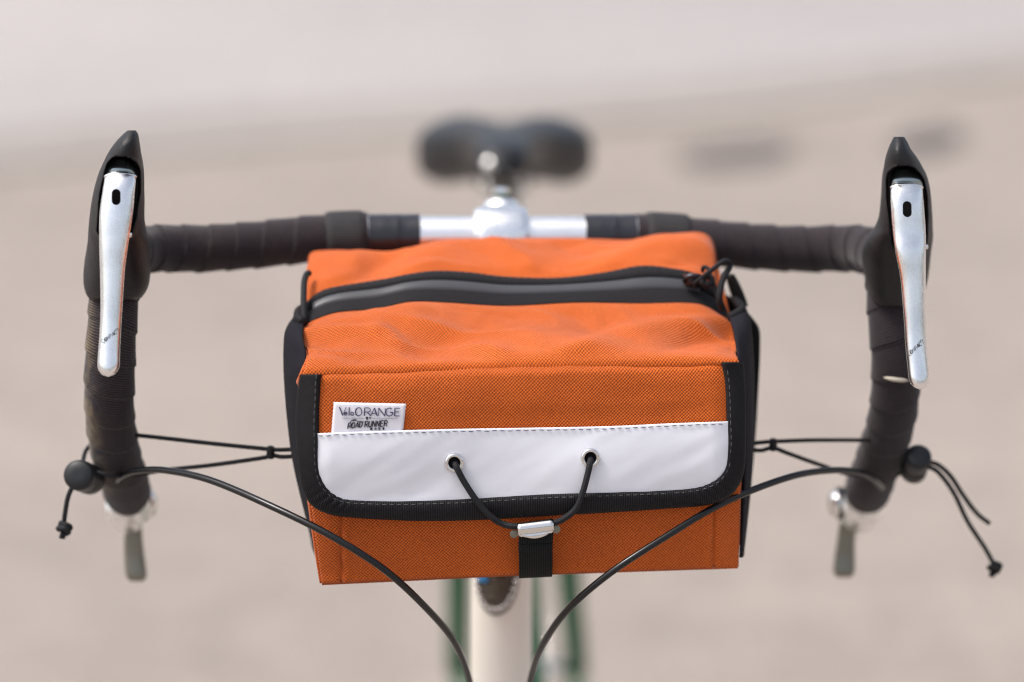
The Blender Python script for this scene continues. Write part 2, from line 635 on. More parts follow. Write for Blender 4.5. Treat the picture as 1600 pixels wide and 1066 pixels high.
def wrap_tape(name, path, m, hand, seed, r=BAR_R):
    L = np.linalg.norm(np.diff(path, axis=0), axis=1).sum()
    n = int(L / .0007)
    p = cr(path, n)
    t, nn, bb = frames(p)
    s = np.linspace(0, L, n)
    seg = 56
    a = np.linspace(0, 2 * math.pi, seg, endpoint=False)
    pitch = .0172
    ph = np.empty((n, seg)); rad = np.empty((n, seg)); idx = np.empty((n, seg))
    for i in range(n):
        warp = .22 * noise.noise(Vector((s[i] * 22, seed, 0)))
        q = s[i] / pitch + warp + hand * a / (2 * math.pi)
        q = q + .035 * np.array([noise.noise(Vector((s[i] * 60, math.cos(x) * 1.2, math.sin(x) * 1.2 + seed))) for x in a])
        fl = np.floor(q); fr = q - fl
        ph[i] = fr; idx[i] = fl
        step = .00095 * fr ** 1.4 * (1 - sm(.955, 1.0, fr))
        lump = .00035 * np.array([noise.noise(Vector((s[i] * 45, math.cos(x) * 1.5, math.sin(x) * 1.5 + seed * 3))) for x in a])
        rad[i] = (r + step + lump) * (1 - .45 * sm(L - .030, L, s[i]))
    v = p[:, None] + rad[..., None] * (np.cos(a)[None, :, None] * nn[:, None] + np.sin(a)[None, :, None] * bb[:, None])
    uv = np.stack([ph * pitch + .0003 * idx, np.repeat((a / (2 * math.pi))[None], n, 0)], -1)
    f = gridfaces(n, seg, wrap_c=True)
    k = n * seg
    v = np.vstack([v.reshape(-1, 3), p[:1], p[-1:]]); uv = np.vstack([uv.reshape(-1, 2), [[0, 0]], [[0, 0]]])
    e = (n - 1) * seg
    for j in range(seg):
        f.append((k, (j + 1) % seg, j)); f.append((k + 1, e + j, e + (j + 1) % seg))
    return make(name, v, f, m, bike, uv=uv)


tl = wrap_tape("bar_tape", LPW, TAPED, 1, 1.3); tl["label"] = "dusty black cotton tape with worn tan patches"
tr = wrap_tape("bar_tape", RPW, TAPE, -1, 5.1)
# tan cord end showing under a wrap beneath the lever tip
et = tube("tape_finish_edge", cr([P(1381, 590, -.1062), P(1400, 593.5, -.1082), P(1419, 595, -.1062)], 10), [.0003, .0008, .0011, .0012, .0012, .0012, .0012, .0011, .0008, .0003], mat("tan_tape_backing", (.5, .44, .36), .8), bike, seg=8)

# black insulating tape, silver centre, stem
for x0, x1 in ((575, 655), (912, 992)):
    a, b = P(x0, 370, 0), P(x1, 370, 0)
    d = b - a; Lg = np.linalg.norm(d); d /= Lg
    prof = [(0, .0121), (.0002, .0128)] + [(q, .0128 + .0001 * (k % 3)) for k, q in enumerate(np.linspace(.004, Lg - .004, 9))] + [(Lg * .55, .0129), (Lg * .56, .0133), (Lg - .0002, .0132), (Lg, .0121)]
    prof.sort()
    lathe_obj("insulating_tape", a, d, prof, ETAPE, bike, 40)
# tape-end webbing seam ring, reddish plum tape edge beside the strap
cc = P(782, 371, 0)
stem = lathe_obj("stem", cc - LX * .0158, LX, [(0, .0135), (.0006, .0160), (.002, .0172), (.006, .0182), (.0158, .0185), (.0256, .0182), (.0296, .0172), (.031, .0160), (.0316, .0135)], ALU, bike, 48)
stem["label"] = "polished silver quill stem"
q0 = np.array((CX, .088, 1.002))
ext = cr([cc + LY * .010, cc + LY * .04 - LZ * .002, q0 + np.array((0, -.01, -.016))], 16)
tube("stem_extension", ext, .0132, ALU, stem, seg=24)
sax = np.array((0, .309, .951))            # steering axis, 72 degrees
lathe_obj("quill", q0 - sax * .13, sax, [(0, .0111), (.09, .0111), (.1, .0128), (.124, .0128), (.130, .0112), (.133, .008)], ALU, stem, 32)
lathe_obj("quill_bolt", q0 + sax * .0065, sax, [(0, .0055), (.003, .0055), (.0038, .0045)], CHROME, stem, 6)
lathe_obj("clamp_bolt", cc - LZ * .021 + LY * .008 - LX * .009, LX, [(0, .004), (.018, .004)], CHROME, stem, 12)


# ---- brake levers
def brake_lever(outline, opening, blade, hole, texts, name_label, hand):
    """outline: rows (py, x0, x1, y_front, y_back)   opening: rows (py, x0, x1)   blade: rows (py, x0, x1, depth)"""
    c0 = P((outline[0][1] + outline[0][2]) / 2, outline[-1][0], -.09)
    root = empty("brake_lever", c0, bike)
    root["label"] = name_label
    ol = np.array(outline, float)
    dens = cr(ol, 130)
    op = np.array(opening, float)
    nseg = 150
    a = np.linspace(0, 2 * math.pi, nseg, endpoint=False) - math.pi / 2     # starts at the front
    V = []
    for (py, x0, x1, yf, yb) in dens:
        ex = 2.3
        ca, sa = np.cos(a), np.sin(a)
        ux = np.sign(ca) * np.abs(ca) ** (2 / ex)
        uy = np.sign(sa) * np.abs(sa) ** (2 / ex)
        px = (x0 + x1) / 2 + ux * (x1 - x0) / 2
        ym, yd = (yf + yb) / 2, (yb - yf) / 2
        yy = ym + uy * yd
        if op[0, 0] < py < op[-1, 0]:
            o0 = np.interp(py, op[:, 0], op[:, 1]); o1 = np.interp(py, op[:, 0], op[:, 2])
            inside = sm(o0 - 1.6, o0 + 1.6, px) * (1 - sm(o1 - 1.6, o1 + 1.6, px)) * (sa < .1)
            # little lip round the opening
            lip = (np.exp(-((px - o0 + 3) / 3.5) ** 2) + np.exp(-((px - o1 - 3) / 3.5) ** 2)) * (sa < -.1)
            deep = yf + .030
            yy = yy - .0012 * lip * (1 - inside)
            yy = yy * (1 - inside) + np.maximum(deep, yy) * inside
        pts = P(px, np.full_like(px, py), yy)
        pts += np.array([[.0006 * nz(q, 55, 3)] * 3 for q in pts]) * np.array((1, .5, .3))
        V.append(pts)
    V = np.array(V)
    f = gridfaces(len(V), nseg, wrap_c=True)
    k = V.shape[0] * nseg
    vv = np.vstack([V.reshape(-1, 3), V[0].mean(0)[None], V[-1].mean(0)[None]])
    e = (V.shape[0] - 1) * nseg
    for j in range(nseg):
        f.append((k, (j + 1) % nseg, j)); f.append((k + 1, e + j, e + (j + 1) % nseg))
    make("brake_hood", vv, f, RUBBER, root)
    # blade: rounded bar, crowned front
    bl = cr(np.array(blade, float), 120)
    ns = 40
    an = np.linspace(0, 2 * math.pi, ns, endpoint=False)
    Bv = []
    for i, (py, x0, x1, y) in enumerate(bl):
        endk = min(1.0, math.sqrt(max(1e-3, 1 - max(0, 1 - (len(bl) - 1 - i) / 8) ** 2)))
        topk = min(1.0, .80 + .20 * math.sqrt(min(1, i / 3)))
        ca, sa = np.cos(an), np.sin(an)
        hw = (x1 - x0) / 2 * (endk if endk < 1 else 1) * topk
        px = (x0 + x1) / 2 + np.sign(ca) * np.abs(ca) ** .92 * hw
        yy = y + np.sign(sa) * np.abs(sa) ** .92 * .0048 * (.4 + .6 * endk)
        Bv.append(P(px, np.full_like(px, py), yy))
    Bv = np.array(Bv)
    f = gridfaces(len(Bv), ns, wrap_c=True)
    k = Bv.shape[0] * ns
    vv = np.vstack([Bv.reshape(-1, 3), Bv[0].mean(0)[None], Bv[-1].mean(0)[None]])
    e = (Bv.shape[0] - 1) * ns
    for j in range(ns):
        f.append((k, (j + 1) % ns, j)); f.append((k + 1, e + j, e + (j + 1) % ns))
    ob = make("blade", vv, f, ALU, root)
    # slotted hole cut right through
    hx, hy, hw, hh, hy_ = hole
    ringp = []
    for q in np.linspace(0, 2 * math.pi, 28, endpoint=False):
        ux, uy = math.cos(q), math.sin(q)
        ringp.append((hx + ux * hw + .12 * (uy * hh) * hand, hy + uy * hw + math.copysign(hh - hw, uy)))
    cv = np.vstack([P([p_[0] for p_ in ringp], [p_[1] for p_ in ringp], hy_ - .02), P([p_[0] for p_ in ringp], [p_[1] for p_ in ringp], hy_ + .02)])
    nn_ = len(ringp)
    cf = [tuple(range(nn_))[::-1], tuple(range(nn_, 2 * nn_))] + [(j, (j + 1) % nn_, nn_ + (j + 1) % nn_, nn_ + j) for j in range(nn_)]
    cut = make("cutter", cv, cf, DARK, None, smooth=False)
    bmc = bmesh.new(); bmc.from_mesh(cut.data); bmesh.ops.recalc_face_normals(bmc, faces=bmc.faces); bmc.to_mesh(cut.data); bmc.free()
    bmc = bmesh.new(); bmc.from_mesh(ob.data); bmesh.ops.recalc_face_normals(bmc, faces=bmc.faces); bmc.to_mesh(ob.data); bmc.free()
    md = ob.modifiers.new("slot", 'BOOLEAN'); md.object = cut; md.operation = 'DIFFERENCE'; md.solver = 'EXACT'
    bpy.context.view_layer.update()
    dg = bpy.context.evaluated_depsgraph_get()
    nm = bpy.data.meshes.new_from_object(ob.evaluated_get(dg))
    ob.modifiers.clear(); ob.data = nm
    nm.set_sharp_from_angle(angle=R(40))
    bpy.data.objects.remove(cut, do_unlink=True)
    # steel body seen in the mouth of the hood above the blade
    t0 = bl[0]
    o0, o1 = op[1][1], op[1][2]
    rows_ = []
    for q, (py, kx, y) in enumerate(((op[0][0] + 1, .70, t0[3] + .014), (op[0][0] + 6, .92, t0[3] + .008), (op[0][0] + 14, 1.0, t0[3] + .004), (t0[0] - 3, 1.02, t0[3] + .002), (t0[0] + 4, 1.0, t0[3] + .004), (t0[0] + 9, .96, t0[3] + .006))):
        hw = (t0[2] - t0[1]) / 2 * kx * 1.06
        ph = np.linspace(-math.pi / 2, math.pi / 2, 20)
        px = (t0[1] + t0[2]) / 2 + np.sin(ph) * hw
        bowl = py - 5 * np.cos(ph) + 5
        rows_.append(P(px, bowl, y - .004 * np.cos(ph) + .004))
    sheet("lever_body", np.array(rows_), STEEL, root, solid=.003, offset=1)
    # bright pivot ring just above the blade
    ph = np.linspace(-1.25, 1.25, 18)
    ringc = P((t0[1] + t0[2]) / 2 + np.sin(ph) * (t0[2] - t0[1]) / 2 * 1.02, t0[0] + 2 - 7 * np.cos(ph) + 5, t0[3] - .0040 * np.cos(ph) + .0005)
    tube("pivot_ring", ringc, .0011, CHROME, root, seg=8)
    pv = P(bl[36][2] + 1, bl[36][0], bl[36][3] + .001)
    lathe_obj("pivot_pin", pv - LX * .003, LX, [(0, .0013), (.0034, .0013), (.0038, .0009)], CHROME, root, 14)
    lettering("lettering", texts, lambda x, y: P(x, y, np.interp(y, bl[:, 0], bl[:, 3]) - .0051), INKG2, root)
    return root


# ------------------------------------------------------------------ lettering: strokes drawn as thin raised ribbons
def arc(cx, cy, rx, ry, a0, a1, n=14):
    return [(cx + rx * math.cos(R(a0 + (a1 - a0) * k / n)), cy + ry * math.sin(R(a0 + (a1 - a0) * k / n))) for k in range(n + 1)]


GL = {
    'V': [(1.5, [(0, 1), (.5, 0)]), (.7, [(.5, 0), (1, 1)])],
    'e': [(.9, [(.08, .5), (.95, .5)] + arc(.5, .5, .47, .48, 0, 320, 18))],
    'l': [(1.3, [(.5, 1), (.5, 0)])],
    'o': [(.9, arc(.5, .5, .48, .48, 0, 360, 20))],
    'O': [(1.0, arc(.5, .5, .48, .5, 0, 360, 28)), (1.5, arc(.46, .5, .44, .47, 120, 240, 10))],
    'R': [(1.3, [(.1, 0), (.1, 1)]), (.8, [(.1, 1), (.55, 1)] + arc(.55, .73, .38, .27, 90, -90, 12) + [(.1, .46)]), (.9, [(.5, .46), (.98, 0)])],
    'A': [(.7, [(0, 0), (.55, 1)]), (1.5, [(.55, 1), (1, 0)]), (.7, [(.18, .3), (.85, .3)])],
    'N': [(.8, [(.06, 0), (.06, 1)]), (1.3, [(.06, 1), (.94, 0)]), (.8, [(.94, 0), (.94, 1)])],
    'G': [(1.0, arc(.5, .5, .48, .5, 50, 350, 24) + [(.97, .45), (.55, .45)])],
    'E': [(1.3, [(.1, 1), (.1, 0)]), (.7, [(.1, 1), (.95, 1)]), (.7, [(.1, .52), (.8, .52)]), (.7, [(.1, 0), (.95, 0)])],
    'B': [(1.2, [(.1, 0), (.1, 1)]), (1, [(.1, 1), (.55, 1)] + arc(.55, .76, .35, .24, 90, -90, 10) + [(.1, .52)]), (1, [(.1, .52), (.6, .52)] + arc(.6, .26, .36, .26, 90, -90, 10) + [(.1, 0)])],
    'Y': [(1.2, [(0, 1), (.5, .5)]), (1.2, [(1, 1), (.5, .5)]), (1.2, [(.5, .5), (.5, 0)])],
    'D': [(1.2, [(.1, 0), (.1, 1)]), (1.1, [(.1, 1), (.45, 1)] + arc(.45, .5, .48, .5, 90, -90, 16) + [(.1, 0)])],
    'U': [(1.2, [(.06, 1), (.06, .35)] + arc(.5, .35, .44, .35, 180, 360, 14) + [(.94, 1)])],
    'S': [(1.1, arc(.5, .75, .42, .25, 40, 270, 14) + arc(.5, .25, .42, .25, 90, -140, 14))],
    'C': [(1, arc(.5, .5, .48, .5, 45, 315, 20))],
    'M': [(1, [(.02, 0), (.1, 1), (.5, .2), (.9, 1), (.98, 0)])],
    'P': [(1, [(.1, 0), (.1, 1), (.5, 1)] + arc(.5, .72, .4, .28, 90, -90, 10) + [(.1, .44)])],
    'T': [(1, [(0, 1), (1, 1)]), (1, [(.5, 1), (.5, 0)])],
}


def lettering(name, strokes, surf, m, parent):
    """strokes: list of (width_px, [(px, py), ...]) in photograph pixels laid on a surface"""
    mb = MB()
    for wd, pts in strokes:
        p = np.array(pts, float)
        t = np.gradient(p, axis=0) if len(p) > 2 else np.repeat((p[-1:] - p[:1]), len(p), 0)
        t /= np.linalg.norm(t, axis=1)[:, None] + 1e-9
        n = np.stack([-t[:, 1], t[:, 0]], -1) * wd / 2
        a, b = p + n, p - n
        A3 = surf(a[:, 0], a[:, 1]); B3 = surf(b[:, 0], b[:, 1])
        k = len(p)
        back = LY * .0003
        v = np.vstack([A3, B3, A3 + back, B3 + back])
        f = []
        for i in range(k - 1):
            f += [(i, i + 1, k + i + 1, k + i), (2 * k + i, 2 * k + i + 1, i + 1, i), (k + i, k + i + 1, 3 * k + i + 1, 3 * k + i)]
        mb.add(v, f)
    return mb.build(name, m, parent, smooth=False)


def word(letters, w, org=(0, 0), ex=(1, 0), ey=(0, 1), sc_=1.0):
    """letters: (char, x, y, width, height) in a local frame, y up; returns strokes in photograph pixels"""
    out = []
    for ch, x, y, lw, lh in letters:
        for k, pts in GL[ch]:
            out.append((w * k, [(org[0] + ((x + a * lw) * ex[0] + (y + b * lh) * ey[0]) * sc_, org[1] + ((x + a * lw) * ex[1] + (y + b * lh) * ey[1]) * sc_) for a, b in pts]))
    return out


INKG2 = mat("dark_engraving", (.08, .08, .09), .6)


def compact(ox, oy, ex, ey):
    s = "COMPACT"
    return word([(c, k * 5.0, 0, 3.9, 6) for k, c in enumerate(s)], .8, (ox, oy), ex, ey)


LO = [(204, 199, 212, -.130, -.119), (211, 191, 216, -.134, -.112), (222, 181, 218, -.138, -.106), (236, 171, 220.5, -.1395, -.098), (253, 162, 223, -.1395, -.090), (276, 152, 225, -.138, -.082),
      (307, 145, 226, -.137, -.074), (335, 140, 226.5, -.135, -.066), (360, 138, 229, -.132, -.058), (377, 137, 233, -.128, -.052), (405, 133, 235, -.122, -.048),
      (433, 131, 235, -.117, -.052), (450, 132, 231, -.113, -.058), (464, 137, 222, -.109, -.064), (469, 146, 214, -.106, -.068)]
LOP = [(244, 182, 194), (248, 174, 204), (256, 167, 213), (266, 163.5, 217), (300, 157, 218), (340, 153.5, 213), (362, 153, 207), (372, 160, 200)]
LB = [(272, 164, 212, -.131), (285, 162.5, 212, -.134), (300, 160, 210.5, -.1365), (335, 155.5, 207.5, -.140), (377, 155, 201.5, -.1435), (419, 156, 195.5, -.1465), (478, 157, 191.5, -.151), (520, 155.5, 189, -.1545), (555, 153, 187.5, -.158), (589, 151, 187, -.162)]
brake_lever(LO, LOP, LB, (181.5, 308, 7, 12.5, -.137), compact(160, 537, (.80, -.55), (-.30, -.92)), "silver brake lever in black rubber hood above worn dusty tape", .0)
RO = [(214, 1397, 1413, -.130, -.119), (222, 1393, 1418, -.134, -.112), (234, 1388, 1424, -.138, -.106), (246, 1384, 1433, -.1395, -.098), (258, 1381, 1440, -.1395, -.090), (276, 1378, 1448, -.138, -.082),
      (306, 1376, 1454, -.137, -.074), (335, 1373, 1457, -.135, -.066), (355, 1366, 1457, -.132, -.058), (372, 1355, 1457, -.128, -.052), (394, 1348, 1454, -.122, -.048),
      (423, 1350, 1451, -.117, -.052), (445, 1354, 1448, -.113, -.058), (466, 1360, 1441, -.109, -.064), (478, 1370, 1430, -.106, -.068)]
ROP = [(259, 1405, 1418), (263, 1396, 1429), (271, 1388, 1437), (282, 1385.5, 1443), (310, 1386, 1447.5), (345, 1390, 1449), (378, 1393, 1448), (392, 1400, 1442)]
RB = [(289, 1392, 1441, -.131), (302, 1391.5, 1442, -.134), (321, 1392, 1443.5, -.1365), (364, 1395, 1446.5, -.140), (394, 1399, 1446.5, -.1435), (437, 1407, 1446.5, -.1465), (498, 1412, 1446.5, -.151), (540, 1414.5, 1448, -.1545), (575, 1418, 1451, -.158), (609, 1421, 1454, -.162)]
brake_lever(RO, ROP, RB, (1417.5, 327, 7, 12.5, -.137), compact(1420, 557, (.72, -.62), (-.40, -.90)), "silver brake lever in black rubber hood with chipped inner edge", .35)


# ---- bar end shifters
def bar_end(px, py, sgn, lever, dome, label):
    root = empty("bar_end_shifter", P(px, py, -.004), bike)
    root["label"] = label
    a = P(px, py - 12, -.010); b = P(px + sgn * 4, py + 22, .012)
    d = (b - a)
    L = np.linalg.norm(d)
    lathe_obj("pod", a, d, [(0, .0098), (.002, .0115), (L * .5, .0116), (L * .75, .0100), (L, .0070)], ALU, root, 28)
    # side cheek, black band and bright pivot screw
    dp = P(dome[0], dome[1], .002)
    lathe_obj("pivot_housing", dp - LX * sgn * .021, LX * sgn, [(0, .0070), (.004, .0085), (.012, .009), (.0135, .008)], ALU, root, 24)
    lathe_obj("ratchet_band", dp - LX * sgn * .0075, LX * sgn, [(0, .0085), (.0008, .0098), (.0062, .0098), (.007, .0085)], PLASTIC, root, 28)
    lathe_obj("pivot_screw", dp - LX * sgn * .0005, LX * sgn, [(0, .0082), (.0022, .0078), (.0042, .0060), (.0050, .003)], CHROME, root, 24)
    # paddle: flared flat blade, rounded end
    lv = cr(np.array(lever, float), 40)
    ns = 20
    an = np.linspace(0, 2 * math.pi, ns, endpoint=False)
    V = []
    for i, (yy, x0, x1, dep) in enumerate(lv):
        e = math.sqrt(max(.02, 1 - max(0, 1 - (len(lv) - 1 - i) / 4) ** 2))
        ca, sa = np.cos(an), np.sin(an)
        V.append(P((x0 + x1) / 2 + np.sign(ca) * np.abs(ca) ** .6 * (x1 - x0) / 2 * (.55 + .45 * e), np.full(ns, yy), dep + np.sign(sa) * np.abs(sa) ** .6 * .003 * e))
    V = np.array(V)
    f = gridfaces(len(V), ns, wrap_c=True)
    f += [tuple(range(ns))[::-1], tuple(range((len(V) - 1) * ns, len(V) * ns))]
    make("paddle", V, f, GREYMET, root)
    return root


bar_end(196, 797, 1, [(812, 198, 220, .012), (825, 195, 222, .012), (845, 194, 223, .011), (870, 194, 226, .010), (895, 196, 229, .008), (909, 200, 228, .007)], (233, 787), "bar-end shifter with grey paddle below dusty tape")
bar_end(1345, 796, -1, [(815, 1312, 1336, .012), (828, 1310, 1337, .012), (850, 1307, 1336, .011), (870, 1304, 1336, .010), (890, 1302, 1336, .008), (903, 1304, 1333, .007)], (1306, 787), "bar-end shifter with grey paddle below clean tape")

# ---- shift cables looping in front of the bag
LC = [(182, 752, -.066), (193, 743, -.080), (215, 736, -.092), (258, 735, -.110), (330, 751, -.135), (430, 794, -.165), (520, 839, -.182), (600, 890, -.186), (660, 944, -.174), (705, 996, -.150), (728, 1045, -.125), (737, 1085, -.105), (742, 1140, -.08)]
RC = [(1378, 762, -.066), (1366, 750, -.080), (1345, 739, -.092), (1300, 735, -.110), (1232, 746, -.135), (1130, 786, -.165), (1035, 842, -.182), (950, 898, -.186), (885, 955, -.174), (848, 1008, -.150), (832, 1050, -.125), (825, 1090, -.105), (822, 1140, -.08)]
for c in (LC, RC):
    tube("shift_cable", cr([P(a, b, d) for a, b, d in c], 160), .00185, CABLE, bike, seg=14)

# ---- frame, far parts
ht_top = np.array((CX, .060, .908)); ht_bot = ht_top - sax * .21
ht = tube("head_tube", np.linspace(ht_top, ht_bot, 12), .0186, CREAM, bike, seg=40)
ht["label"] = "cream painted head tube"
lathe_obj("headset_cup", ht_top, sax, [(0, .0188), (.001, .0215), (.01, .0215), (.014, .019), (.026, .0165), (.027, .0115)], CHROME, ht, 36)
# oval metal badge with a beaded rim on the front of the head tube
bc = F(775, 912, 0)
hz = bc[2]
ctr = ht_top - sax * ((ht_top[2] - hz) / sax[2])
fr = np.cross(sax, (1, 0, 0)); fr /= np.linalg.norm(fr)
if fr[1] > 0:
    fr = -fr


def onht(u, v, lift=0.0):
    """u across, v along the tube, on the tube's front"""
    a = u / .0186
    return ctr + sax * v + (.0186 + lift) * (math.sin(a) * np.array((1, 0, 0)) + math.cos(a) * fr)


badge = empty("head_badge", onht(-.003, 0), ht)
V = []
for rr in np.linspace(0.02, 1, 8):
    V.append([onht(-.003 + .0138 * rr * math.cos(q), .0255 * rr * math.sin(q), .0012 + .0016 * (1 - rr ** 2)) for q in np.linspace(0, 2 * math.pi, 40, endpoint=False)])
V = np.array(V)
make("badge_plate", V, gridfaces(8, 40, wrap_c=True), mat("badge_steel", (.10, .088, .070), .25, 1.0, build=lambda t, b: bump(t, b, noise_node(t, 320, 3), .9, .003)), ht)
mb = MB()
for q in np.linspace(0, 2 * math.pi, 26, endpoint=False):
    c = onht(-.003 + .0112 * math.cos(q), .0222 * math.sin(q), .0022)
    mb.add(*lathe(c - fr * .0006, fr, [(0, .0017), (.0010, .0016), (.0022, .0008)], 10))
mb.build("beaded_rim", CHROME, ht, kind="stuff")
V = [[onht(-.0118 + u, v, .0040) for u in np.linspace(0, .0050, 5)] for v in np.linspace(-.006, .012, 6)]
sheet("blue_panel", V, BLUE, ht, solid=.0006)
V = [[onht(-.0035 + u, v, .0034) for u in np.linspace(0, .006, 5)] for v in np.linspace(-.002, .004, 3)]
sheet("badge_bar", V, DARK, ht, solid=.0006)
bpy.data.objects.remove(badge, do_unlink=True)

bb_ = np.array((CX + .032, .58, .27))
st_top = np.array((CX + .004, .70, .80))
tube("top_tube", np.linspace(ht_top - sax * .035, st_top - np.array((0, .01, .02)), 8), .0127, GREEN, bike, seg=20)
tube("down_tube", np.linspace(ht_bot + sax * .03, bb_, 8), .0160, GREEN, bike, seg=20)
tube("seat_tube", np.linspace(st_top, bb_, 8), .0143, GREEN, bike, seg=20)
AX = np.array((CX + .012, .99, .34))
for s in (-1, 1):
    tube("seat_stay", cr([st_top + np.array((s * .018, .012, -.02)), st_top + np.array((s * .043, .09, -.15)), AX + np.array((s * .062, 0, 0))], 16), np.linspace(.0125, .0115, 16), GREEN, bike, seg=14)
    tube("chain_stay", cr([bb_ + np.array((s * .03, .02, 0)), AX + np.array((s * .062, 0, 0))], 6), np.linspace(.011, .007, 6), GREEN, bike, seg=14)
ax_s = (st_top - bb_) / np.linalg.norm(st_top - bb_)
SADZ = .957
tube("seatpost", np.linspace(st_top - ax_s * .05, np.array((CX, .81, SADZ - .075)), 6), .0131, ALU, bike, seg=20)
lathe_obj("seatpost_clamp", np.array((CX - .016, .815, SADZ - .07)), (1, 0, 0), [(0, .010), (.002, .014), (.03, .014), (.032, .010)], CHROME, bike, 24)
for s in (-1, 1):                                    # binder bolts at the seat cluster catch the light
    lathe_obj("seat_binder_bolt", st_top + np.array((s * .016, .012, -.012)), (s, -.2, .2), [(0, .007), (.004, .007), (.006, .004)], CHROME, bike, 16)

# rear wheel
wheel = empty("rear_wheel", (AX[0], AX[1], AX[2]), bike)
a = np.linspace(0, 2 * math.pi, 96, endpoint=False)


def torus(name, Rm, prof, m, parent, c):
    V = np.array([[c + np.array((x, (Rm + r) * math.cos(q), (Rm + r) * math.sin(q))) for x, r in prof] for q in a])
    make(name, V, gridfaces(len(a), len(prof), True, True), m, parent)


torus("tyre", .325, [(.0175 * math.cos(q), .0175 * math.sin(q)) for q in np.linspace(0, 2 * math.pi, 16, endpoint=False)], TYRE, wheel, AX)
torus("rim", .307, [(-.010, .004), (-.011, -.006), (-.006, -.012), (.006, -.012), (.011, -.006), (.010, .004)], GREYMET, wheel, AX)
tube("hub", np.array([AX + np.array((x, 0, 0)) for x in (-.06, -.035, -.03, -.028, .028, .03, .035, .06)]), [.006, .008, .02, .012, .012, .02, .008, .006], ALU, wheel, seg=20)
for k in range(32):
    q = 2 * math.pi * k / 32
    s = 1 if k % 2 else -1
    p0 = AX + np.array((s * .031, .019 * math.cos(q + .9 * (1 if k % 4 < 2 else -1)), .019 * math.sin(q + .9 * (1 if k % 4 < 2 else -1))))
    p1 = AX + np.array((s * .002, .297 * math.cos(q), .297 * math.sin(q)))
    tube("spoke", np.array([p0, p1]), .0009, CHROME, wheel, seg=6, caps=False)

# saddle
sad = []
SX = CX - .0002
for (y, hw, zt, dep, ch) in ((.548, .006, -.010, .010, 0), (.552, .014, -.003, .018, 0), (.565, .020, .003, .027, 0), (.60, .0225, .005, .031, .0005), (.65, .0275, .004, .036, .001), (.70, .037, .001, .040, .002),
                             (.735, .053, -.003, .052, .004), (.765, .069, -.006, .061, .006), (.79, .0785, -.008, .066, .008), (.81, .080, -.010, .067, .008), (.825, .075, -.013, .064, .007), (.835, .063, -.020, .054, .008), (.838, .048, -.028, .036, .005)):
    ring = []
    for q in np.linspace(0, 2 * math.pi, 56, endpoint=False):
        cx_, sz = math.cos(q), math.sin(q)
        x = np.sign(cx_) * abs(cx_) ** .75 * hw
        if sz >= 0:
            z = zt + dep * .5 * (sz ** .7 - 1)
            xr = abs(x) / max(hw, .001)
            z += -ch * math.exp(-(xr / .22) ** 2) + ch * .25 * math.exp(-((xr - .6) / .25) ** 2)
        else:
            z = zt - dep * .5 + dep * .5 * (-(abs(sz) ** .55)) * (.55 + .45 * min(1, (abs(x) / max(hw, .001)) * 1.4))
        ring.append((SX + x, y, SADZ + z))
    sad.append(ring)
sad = np.array(sad)
dense = np.stack([cr(sad[:, k], 60) for k in range(sad.shape[1])], 1)
f = gridfaces(60, 56, wrap_c=True) + [tuple(range(56)), tuple(range(59 * 56, 60 * 56))[::-1]]
sd_ = make("saddle", dense, f, LEATHER, bike)
sd_["label"] = "black padded saddle with central groove"
for s in (-1, 1):
    tube("rail", cr([(CX + s * .012, .575, SADZ - .03), (CX + s * .02, .62, SADZ - .045), (CX + s * .022, .80, SADZ - .07), (CX + s * .035, .82, SADZ - .05)], 20), .0035, CHROME, sd_, seg=10)
lathe_obj("nose_rivet", np.array((SX - .010, .5535, SADZ - .010)), (-.15, -.8, .6), [(0, .0062), (.0015, .006), (.0032, .004), (.0038, .001)], CHROME, sd_, 20)

# ------------------------------------------------------------------ handlebar bag
bag_o = P(822, 900, -.09)
bag = empty("handlebar_bag", bag_o)
tag(bag, "orange handlebar bag with black edging and white reflective flap strapped to the handlebar", "bag")
NC = 150
S = np.linspace(0, 1, NC)
rear = fx([(486, 399), (495, 395), (540, 394), (600, 401), (640, 394), (700, 382), (785, 376.5), (900, 375.5), (985, 378), (1025, 372), (1060, 367.5), (1090, 366), (1106, 372), (1114, 386)])
zr = fx([(480, 478), (500, 462), (525, 454), (600, 442), (640, 434), (680, 429), (730, 431), (790, 438), (870, 440), (940, 432), (1000, 421), (1050, 425), (1085, 433), (1118, 452)])
zf = fx([(473, 512), (495, 501), (530, 490), (590, 485), (640, 474), (700, 475), (790, 480), (900, 475), (1000, 476), (1070, 475), (1105, 482), (1142, 508)])
fold = fx([(469, 588), (550, 585), (700, 580), (800, 577), (950, 574), (1100, 570), (1157, 568)])
bot = fx([(503, 911), (650, 904), (800, 897), (1000, 890), (1153, 885)])


def rowpts(x0, x1, fy, dep, bulge=0.0):
    x = x0 + (x1 - x0) * S
    return P(x, fy(x), dep - bulge * np.sin(math.pi * S))


r_rear = rowpts(486, 1114, rear, -.022)
r_zr = rowpts(480, 1118, zr, -.066)
r_zf = rowpts(473, 1142, zf, -.086)
xm = 471 + (1153 - 471) * S
r_m1 = P(xm + 3 * (1 - S), .62 * zf(xm) + .38 * fold(xm), -.116 + .003 * np.sin(math.pi * S))
r_m2 = P(xm + 12 * (1 - S) ** 6 - 3 * S ** 8, .32 * zf(xm) + .68 * fold(xm), -.1440)
r_m3 = P(xm + 5 * (1 - S) ** 6 - 1 * S ** 8, .12 * zf(xm) + .88 * fold(xm), -.1575)


def wavy(x):
    return 1.3 * np.sin(x * .031 + 1) + .9 * np.sin(x * .083)


